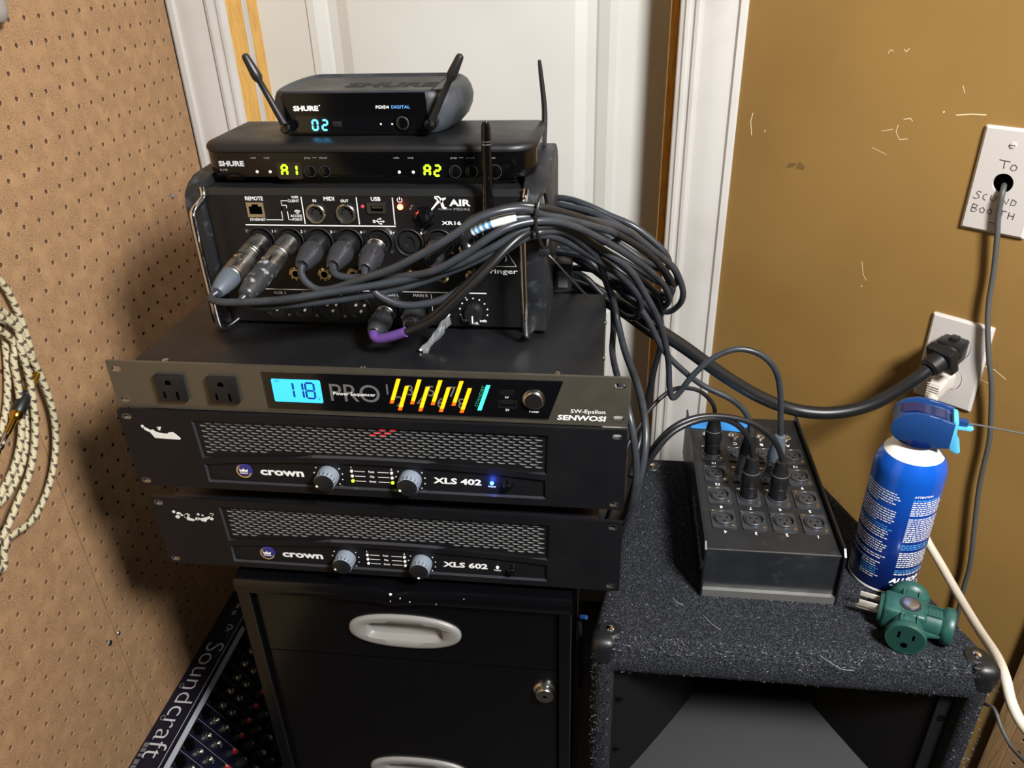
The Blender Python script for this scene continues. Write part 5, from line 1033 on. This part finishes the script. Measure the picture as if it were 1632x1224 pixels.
b = B(CF); b.prism([(25, 41), (29, 40), (30.5, 36), (29.5, 22), (32, 10), (38, -2), (35, -5.5), (29, -2), (25.5, 8), (24.5, 22)], -12, 12); bmesh.ops.bevel(b.bm, geom=list(b.bm.edges), offset=1.2, segments=2, affect='EDGES', profile=.5); b.out('trigger', 'triglite', t, 40)
b = B(CF); b.box(28, 39, 28, 35.5, -3.6, 3.6, 1); b.out('nozzle', 'trig', t)
b = B(CF); b.prism([(29, 25), (42, 25.5), (44, 28), (29, 27.6)], -6, 6); b.out('finger_lip', 'triglite', t)
b = B(CF); b.tube([(36, 32, 0), (90, 31.4, 0), (190, 29.4, 0)], 1.15, 8); b.out('straw', 'cablegrey', t)

# ---------------- green plug adapter
t = thing('plug_adapter', 'green three-way outlet adapter with metal prongs lying in front of the can', 'adapter', (529, 21, -290), math.radians(-20))
ZC = 18.8
def arm(dx, dy, name, L0=40):
    d = Vector((dx, dy, 0)).normalized(); s_ = Vector((-d.y, d.x, 0))
    b = B(); b.lathe([(13.6, 4), (14, 18), (14.2, L0-11), (17.6, L0-8.5), (18.6, L0-6), (18.6, L0-1.5), (17.8, L0), (16.6, L0)], (0, 0, ZC), d, 28); o = b.out(name, 'green', t, 40)
    b = B(frame(d*L0+Vector((0, 0, ZC)), s_, (0, 0, 1), d)); b.flat(circ(0, 0, 16.5, 28), .1); f_ = b.out('socket_face', 'greendk', o, ang=0)
    b = B(frame(d*L0+Vector((0, 0, ZC)), s_, (0, 0, 1), d)); b.flat([(-7.6, 1), (-5.4, 1), (-5.4, 9), (-7.6, 9)], .3); b.flat([(5.4, 1.6), (7.4, 1.6), (7.4, 8.4), (5.4, 8.4)], .3); b.flat(circ(0, -7, 3.2, 12), .3); b.out('slots', 'void', f_, ang=0)
    b = B(); c = d*22+Vector((0, 0, ZC+13.6)); b.F = frame(c, d, s_, (0, 0, 1)); b.plate(rrect(-10, 9, -7.5, 7.5, 1.5), [rrect(-9, 8, -6.5, 6.5, 1)], -1.2, .7)
    for i in range(4): b.box(-6+3.4*i, -4.4+3.4*i, -4.5, 4.5, -1.2, .5, .3)
    b.out('raised_marking', 'green', o, 30)
arm(1, 0, 'socket_arm'); arm(0, -1, 'socket_arm', 36); arm(0, 1, 'socket_arm', 32)
b = B(); b.box(-24, 16, -15, 15, 5, 33, 4, 3); b.cyl((-24, 0, ZC), (-27, 0, ZC), 15.5, 14.5, 24); b.out('body', 'green', t, 40)
b = B(); b.cyl((0, 0, 32.5), (0, 0, 34.2), 10.2, 9.6, 28); b.out('button_ring', 'darkgrey', t, 40); b = B(); b.lathe([(7.8, 34), (7.6, 35), (6, 35.6), (.2, 35.8)], n=24); b.out('centre_disc', 'zinc', t, 40)
for (y, z, w_, r_) in ((-6.4, 24, 1.6, 0), (6.4, 24, 1.6, 0)):
    b = B(); b.box(-46, -26, y-.75, y+.75, z-2.8, z+2.8, .5); b.out('prong', 'pin', t)
b = B(); b.cyl((-26, 0, 12.5), (-46, 0, 12.5), 2.4, n=12); b.lathe([(2.4, 0), (1.6, 2), (.3, 3)], (-46, 0, 12.5), (-1, 0, 0), 12); b.out('prong', 'pin', t)
for s_ in (-1, 1):
    b = B(frame((0, 0, ZC), (1, 0, 0), (0, 1, 0), (0, 0, 1))); b.prism([(13, 14*s_), (30, 16.2*s_), (19, 20*s_), (15, 19*s_)], -4, -1); b.out('rib', 'green', t)

# ================================================================ wall plates, cords
WF = lambda u, v: tuple(wallp(u, v))
def wplate(label, u0, u1, v0, v1, hole=None):
    t = thing('wall_plate', label, 'wall plate', WF((u0+u1)/2, v0), WY)
    h = (u1-u0)/2; H_ = v1-v0; b = B(FRONT)
    return t, h, H_
t, h, H_ = wplate('white wall plate with handwriting, grey cord leaving its round hole', 5, 75, 14.5, 134)
b = FB(); hl = [(x, y) for x, y in circ(-1.5, 59, 11, 26)]
b.plate(rrect(-h+3, h-3, 3, H_-3, 1), [hl], 0, 5.4); o = b.out('plate_face', 'plate', t, 30)
b = FB(); A_ = rrect(-h, h, 0, H_, 2); C_ = rrect(-h+3, h-3, 3, H_-3, 1)
L0 = [b.v((*p, .1)) for p in A_]; L1 = [b.v((*p, 2.6)) for p in A_]; L2 = [b.v((*p, 5.4)) for p in C_]
for a_, c_ in ((L0, L1), (L1, L2)):
    for i in range(len(A_)): b.f([a_[i], a_[(i+1) % len(A_)], c_[(i+1) % len(A_)], c_[i]])
b.out('plate_rim', 'plate', t, 30)
b = FB(); b.flat(hl, 1); b.out('hole', 'void', t, ang=0)
for v in (101.5, 13.6):
    b = FB(); b.lathe([(3.6, 5.2), (3.3, 6.4), (.2, 6.9)], (-1.5, v, 0), (0, 0, 1), 14); s_ = b.out('screw', 'plate', t); b = FB(); b.box(-4.4, 1.4, v-.35, v+.35, 6.5, 6.95); b.out('screw_slot', 'darkgrey', s_)
b = FB(); w = 5.6
for st in ([(-11, 84.2), (0.5, 83.4)], [(-5.2, 84), (-4.6, 75)], [(3, 80), (5.8, 81), (8.6, 78.5), (8, 75.4), (4.6, 74.2), (2, 76.4), (3.4, 80.2)],
           [(-20.5, 45.2), (-24, 46.2), (-26, 43.6), (-23, 41.8), (-21.6, 39), (-24.8, 37), (-28, 38)], [(-14, 44.5), (-17.5, 42.5), (-17.6, 38.8), (-14.6, 37)], [(-9.5, 44), (-9.4, 39), (-6.6, 37.4), (-4, 39.4), (-4, 44)],
           [(1.5, 36), (3, 43), (8.2, 36.4), (9.4, 43)], [(13, 42.8), (12.4, 36), (16.8, 37.4), (17.6, 41), (13, 43.2)],
           [(-26, 31), (-27, 22)], [(-26, 31), (-21, 29.6), (-22, 27), (-26.4, 26.8), (-20.4, 24.6), (-22.4, 22), (-27, 22)], [(-14.5, 28.6), (-18, 26), (-16.4, 22.6), (-13, 22.4), (-12.6, 26), (-14.8, 28.8)], [(-6.5, 28.4), (-9.6, 26), (-8, 22.4), (-5, 22.6), (-4.8, 26), (-6.8, 28.6)],
           [(2, 29), (11, 28.4)], [(6.4, 28.6), (6.4, 21)], [(13.6, 28.4), (13.4, 20.6)], [(19, 28), (18.6, 20.4)], [(13.4, 24.6), (18.8, 24.4)]): b.strip(st, .95, w)
b.out('handwriting', 'ink', t, ang=0)
t, h, H_ = wplate('white duplex outlet plate holding a fat black plug and an ivory plug', 0, 73, -218, -98.3)
b = FB(); b.plate(rrect(-h+3, h-3, 3, H_-3, 1), [rrect(-17.4, 17.4, 68, 97, 12, 6), rrect(-17.4, 17.4, 24, 53, 12, 6)], 0, 5.4); b.out('plate_face', 'plate', t, 30)
b = FB(); A_ = rrect(-h, h, 0, H_, 2); C_ = rrect(-h+3, h-3, 3, H_-3, 1)
L0 = [b.v((*p, .1)) for p in A_]; L1 = [b.v((*p, 2.6)) for p in A_]; L2 = [b.v((*p, 5.4)) for p in C_]
for a_, c_ in ((L0, L1), (L1, L2)):
    for i in range(len(A_)): b.f([a_[i], a_[(i+1) % len(A_)], c_[(i+1) % len(A_)], c_[i]])
b.out('plate_rim', 'plate', t, 30)
for v in (82.5, 38.5):
    b = FB(); b.prism(rrect(-16.6, 16.6, v-13.8, v+13.8, 11.5, 6), .5, 6.2); o = b.out('receptacle', 'plate', t, 30)
    b = FB(); b.flat([(-7.5, v+1), (-5.5, v+1), (-5.5, v+8), (-7.5, v+8)], 6.3); b.flat([(5.5, v+1), (7.5, v+1), (7.5, v+9), (5.5, v+9)], 6.3); b.flat(circ(0, v-6, 2.6, 10), 6.3); b.out('slots', 'void', o, ang=0)
b = FB(); b.lathe([(3.2, 5), (3, 6.2), (.2, 6.6)], (0, 60.5, 0), (0, 0, 1), 12); b.out('screw', 'plate', t)
PF = lambda org, u, v: Matrix.Translation(-org) @ frame(wallp(u, v), WD, (0, 0, 1), WN)
# fat power cord with its square plug
t, o = lead('mains_lead', 'fat black power cord running from the cable coil to the wall outlet', 'cord', CAB['pc'], 8.4, 'cabledk', 16)
b = B(PF(o, 36.5, -135.5)); b.box(-15, 15, -13, 16, 6.4, 36, 3); 
pl_ = b.out('plug_body', 'blkplas', t)
e0 = Vector(CAB['pc'][-1]); e1 = wallp(36.5, -137, 34); dd = (e1-e0).normalized()
b = B(Matrix.Translation(-o)); b.lathe([(9.5, 0), (13, 3), (14, 16), (15, 28), (15, 40)], e0-dd*2, dd, 18); b.out('strain_relief', 'blkplas', t)
sd_ = dd.cross(Vector((0, 0, 1))).normalized(); b = B(Matrix.Translation(-o) @ frame(e0+dd*16, sd_, dd.cross(sd_)*-1, dd)); b.box(-18, 18, -17, 17, 0, 14, 3); b.out('plug_collar', 'blkplas', t)
b = B(PF(o, 36.5, -135.5)); b.box(-5, 5, 15, 20, 12, 26, 1.5); b.out('clip', 'blkplas', t)
# ivory plug and its cord
t, o = lead('lamp_cord', 'ivory cord from the lower outlet running down past the speaker edge', 'cord', CAB['wh'], 5.4, 'cablewhite', 12)
b = B(PF(o, 34, -181)); b.prism(rrect(-12, 12, -11, 11, 3), 6.4, 22, rrect(-10, 10, -12, 9, 3)); b.prism(rrect(-10, 10, -13, 8, 3), 22, 40, [(x*.75, y-8) for x, y in rrect(-10, 10, -13, 6, 3)]); pb = b.out('plug_body', 'plugwhite', t, 30)
b = B(PF(o, 34, -181))
for i in range(7): b.box(-8.4+i*.25, 8.4-i*.25, 3.6-i*3.3, 4.9-i*3.3, 40-abs(i-1)*.2, 41.4, .4)
b.out('grip_ribs', 'plugwhite', pb)
b = B(Matrix.Translation(-o)); b.tube([tuple(wallp(34, -196, 36)), tuple((wallp(34, -196, 36)+Vector(CAB['wh'][0]))/2), CAB['wh'][0]], 6, 10, rfun=lambda s_: 8-2.4*s_); b.out('strain_relief', 'plugwhite', t, 60)
lead('signal_cord', 'thin grey cord hanging from the handwritten wall plate down the gold wall', 'cord', CAB['wc'], 3.1, 'cablegrey', 10)
lead('floor_cord', 'short thin grey cord below the right front corner of the speaker', 'cord', CAB['gy'], 2.2, 'cablegrey', 8)

# ================================================================ mixing console leaning on the pegboard
t = thing('mixing_console', 'dark blue mixing console leaning on the pegboard beside the filing cabinet', 'mixing console', (-377, 160, FL)); MC = t
T_ = Matrix.Translation((377, -160, -FL)); c55, s55 = math.cos(math.radians(55)), math.sin(math.radians(55))
LEN = 352; ex, ez = -377+c55*LEN*.98, -663-s55*LEN*.98
YA, YB = -92, 376
b = B(T_ @ frame((0, YA, 0), (1, 0, 0), (0, 0, 1), (0, 1, 0)) if False else T_ @ Matrix(((1, 0, 0, 0), (0, 0, 1, 0), (0, 1, 0, 0), (0, 0, 0, 1))))
b.prism([(-423, -663), (-377, -663), (ex, ez), (ex-30, FL+1), (ex-60, FL+1), (-423, -735)], YA, YB); b.out('chassis', 'navy', t, 20)
SF = T_ @ frame((-423, 0, -663), (0, -1, 0), (1, 0, 0), (0, 0, 1))
b = B(SF); b.text('Soundcraft', -258, 9.5, 29, 212, w=.3, bold=-.012); b.strip([(-372, 42.5), (84, 42.5)], .8, .3)
b.strip([(-292+6*math.cos(a), 24+11*math.sin(a)) for a in [math.radians(20+i*20) for i in range(9)]], 2.4, .3); b.strip([(-287+4*math.cos(a), 24+7*math.sin(a)) for a in [math.radians(20+i*20) for i in range(9)]], 1.4, .3)
for i in range(5): b.flat(circ(-292+i*4.5, 33+i*.2, .7, 8), .3)
b.out('lettering', 'silverink', t, ang=0)
b = B(SF)
for u0 in (-170, -112): b.strip([(u0+4*math.cos(a), 7+3*math.sin(a)) for a in [i*math.pi/8 for i in range(16)]], .8, .3, True)
for r_, n_ in ((3, 1), (5.4, 1), (8, 2)):
    for i in range(12): b.box(-70+i*9, -62.6+i*9-(i % 3)*1.5, r_, r_+1.2, .2, .3)
for u0 in (-360, -346, -330): b.box(u0, u0+10, 20, 26, .2, .3)
b.out('small_print', 'greyink', t, ang=0)
DV = Vector((c55, 0, -s55)); NV = Vector((s55, 0, c55))
PFm = T_ @ frame((-377, 0, -663), (0, -1, 0), tuple(DV), tuple(NV))
b = B(PFm); b.box(-300, 88, 3, 11, .1, .6); b.out('channel_strip', 'mixgrey', t, ang=0)
b = B(PFm)
for k in range(9): b.strip([(-43-27*k+0, 12), (-43-27*k, 150)], .5, .25)
for k in range(9): b.box(-63-27*k, -57-27*k, 47, 48, .2, .3); b.box(-63-27*k, -57-27*k, 68, 69, .2, .3)
b.out('panel_lines', 'greyink', t, ang=0)
def face(u, v, w=0): return (u, v, w)
for k in range(-3, 9):
    u = -(84.2+27*k)+27
    b = B(PFm); b.lathe([(9.5, 0), (9.5, 1.4), (8.6, 1.6), (8.2, .5), (.1, .4)], (u, 21, 0), (0, 0, 1), 20, cap=False); b.out('input_socket', 'blkgloss2', t)
    for v in (40.5, 60):
        b = B(PFm); b.lathe([(6.8, 0), (6.8, 2.5), (6.2, 4.6), (5.4, 6.4), (3.4, 6.4), (3.2, 2), (.1, 2)], (u, v, 0), (0, 0, 1), 16, cap=False); b.out('jack_socket', 'steel', t)
    for i, (v, cp) in enumerate(((86, 'redcap'), (110, 'darkgrey'), (132, 'darkgrey'), (154, 'darkgrey'), (178, 'darkgrey'), (202, 'darkgrey'), (228, 'redcap'))):
        b = B(PFm); R_k = 5.4 if cp == 'redcap' else 8; b.lathe([(R_k, 0), (R_k-.3, 5), (R_k-1.6, 14), (.2, 14)], (u, v, 0), (0, 0, 1), 14); kn = b.out('knob', 'darkgrey', t)
        b = B(PFm); b.lathe([(4.4, 13.8), (4.2, 16), (3.6, 17), (.2, 17)], (u, v, 0), (0, 0, 1), 12); b.out('knob_cap', cp, kn)
        if i in (2, 4): b = B(PFm); b.flat(circ(u, v, 3.2, 10), 17.1); b.out('cap_disc', 'silverink', kn, ang=0)
        b = B(PFm); b.box(u-.4, u+.4, v-6, v-1, 17.1, 17.3); b.out('pointer', 'white', kn, ang=0)

# ================================================================ braided lead coiled on the pegboard
t = thing('instrument_cable', 'coiled tan braided instrument cable with a gold plug, hung on the left pegboard', 'cable', (-400, 20, -60)); T_ = Matrix.Translation((400, -20, 60))
UC = -38
def turn(key, j): 
    P = [Vector(p) for p in CAB[key]]; P = [p for p in P if p.y > -22]; mir = [Vector((p.x+j, 2*UC-p.y+j*2, p.z+j)) for p in reversed(P)]
    hi, lo = max(p.z for p in P), min(p.z for p in P); xx = P[0].x
    return P[1:]+[Vector((xx, UC, lo-20))]+mir[:-1]+[Vector((xx, UC+8, hi+62))]
seq = []
for key, j in (('coil_e', 1), ('coil_f', 2), ('coil_d', 0), ('coil_c', 2), ('coil_b', 1)): seq += turn(key, j)
seq += [Vector((-405, -60, 110)), Vector((-409, 10, 100))] + [Vector(p) for p in CAB['coil_a']]
b = B(T_); b.tube([tuple(p) for p in seq], 3.6, 10, 6, along=True); b.out('braided_cord', 'yarn', t, 80)
b = B(T_); J = [Vector(p) for p in CAB['jack']]
ax = (J[-1]-J[0]).normalized(); p0 = J[0]; 
b.lathe([(4, -6), (4.6, 0), (5, 14), (5.6, 16), (6.6, 17), (6.6, 20), (6, 21)], p0, ax, 20); b.out('plug_sleeve', 'gold', t, 40)
b = B(T_); b.lathe([(6.6, 20), (7.2, 21.5), (7.2, 24), (6.9, 25), (7.2, 26), (7.2, 45), (6.6, 46)], p0, ax, 20); b.out('plug_barrel', 'blkplas', t, 40)
b = B(T_); b.lathe([(6.4, 45.5), (6.6, 47), (6.4, 51), (4.6, 54), (3.4, 55), (3.2, 72)], p0, ax, 18); b.out('plug_nose', 'gold', t, 40)
b = B(T_); b.lathe([(2.8, 72), (2.6, 84), (3.2, 85), (3.2, 89), (2, 92), (3, 95), (1.6, 99), (.2, 100)], p0, ax, 14); b.out('plug_tip', 'chrome', t, 40)
# hook carrying the coil, outside the frame
t = thing('pegboard_hook', 'steel hook in the pegboard holding the braided cable coil', 'hook', (-424, UC, 108))
b = B(); b.tube([(1, 0, 10), (6, 0, 8), (14, 0, 0), (26, 0, -2), (38, 0, 4), (42, 0, 14)], 2.4, 8); b.out('wire', 'zinc', t, 60)
bpy.context.view_layer.update()

# small blue connector poking out between cabinet and speaker
t = thing('blue_connector', 'tiny blue connector tip in the gap between filing cabinet and speaker', 'connector', (204, 8, -292))
b = B(); b.cyl((0, 0, 0), (5, -3, 3), 2.6, 2.4, 12); b.out('tip', 'trig', t); b = B(); b.tube([(0, 0, 0), (-3, 4, -8), (-1, 8, -40), (0, 12, -120)], 2.6, 8); b.out('cord', 'cabledk', t)
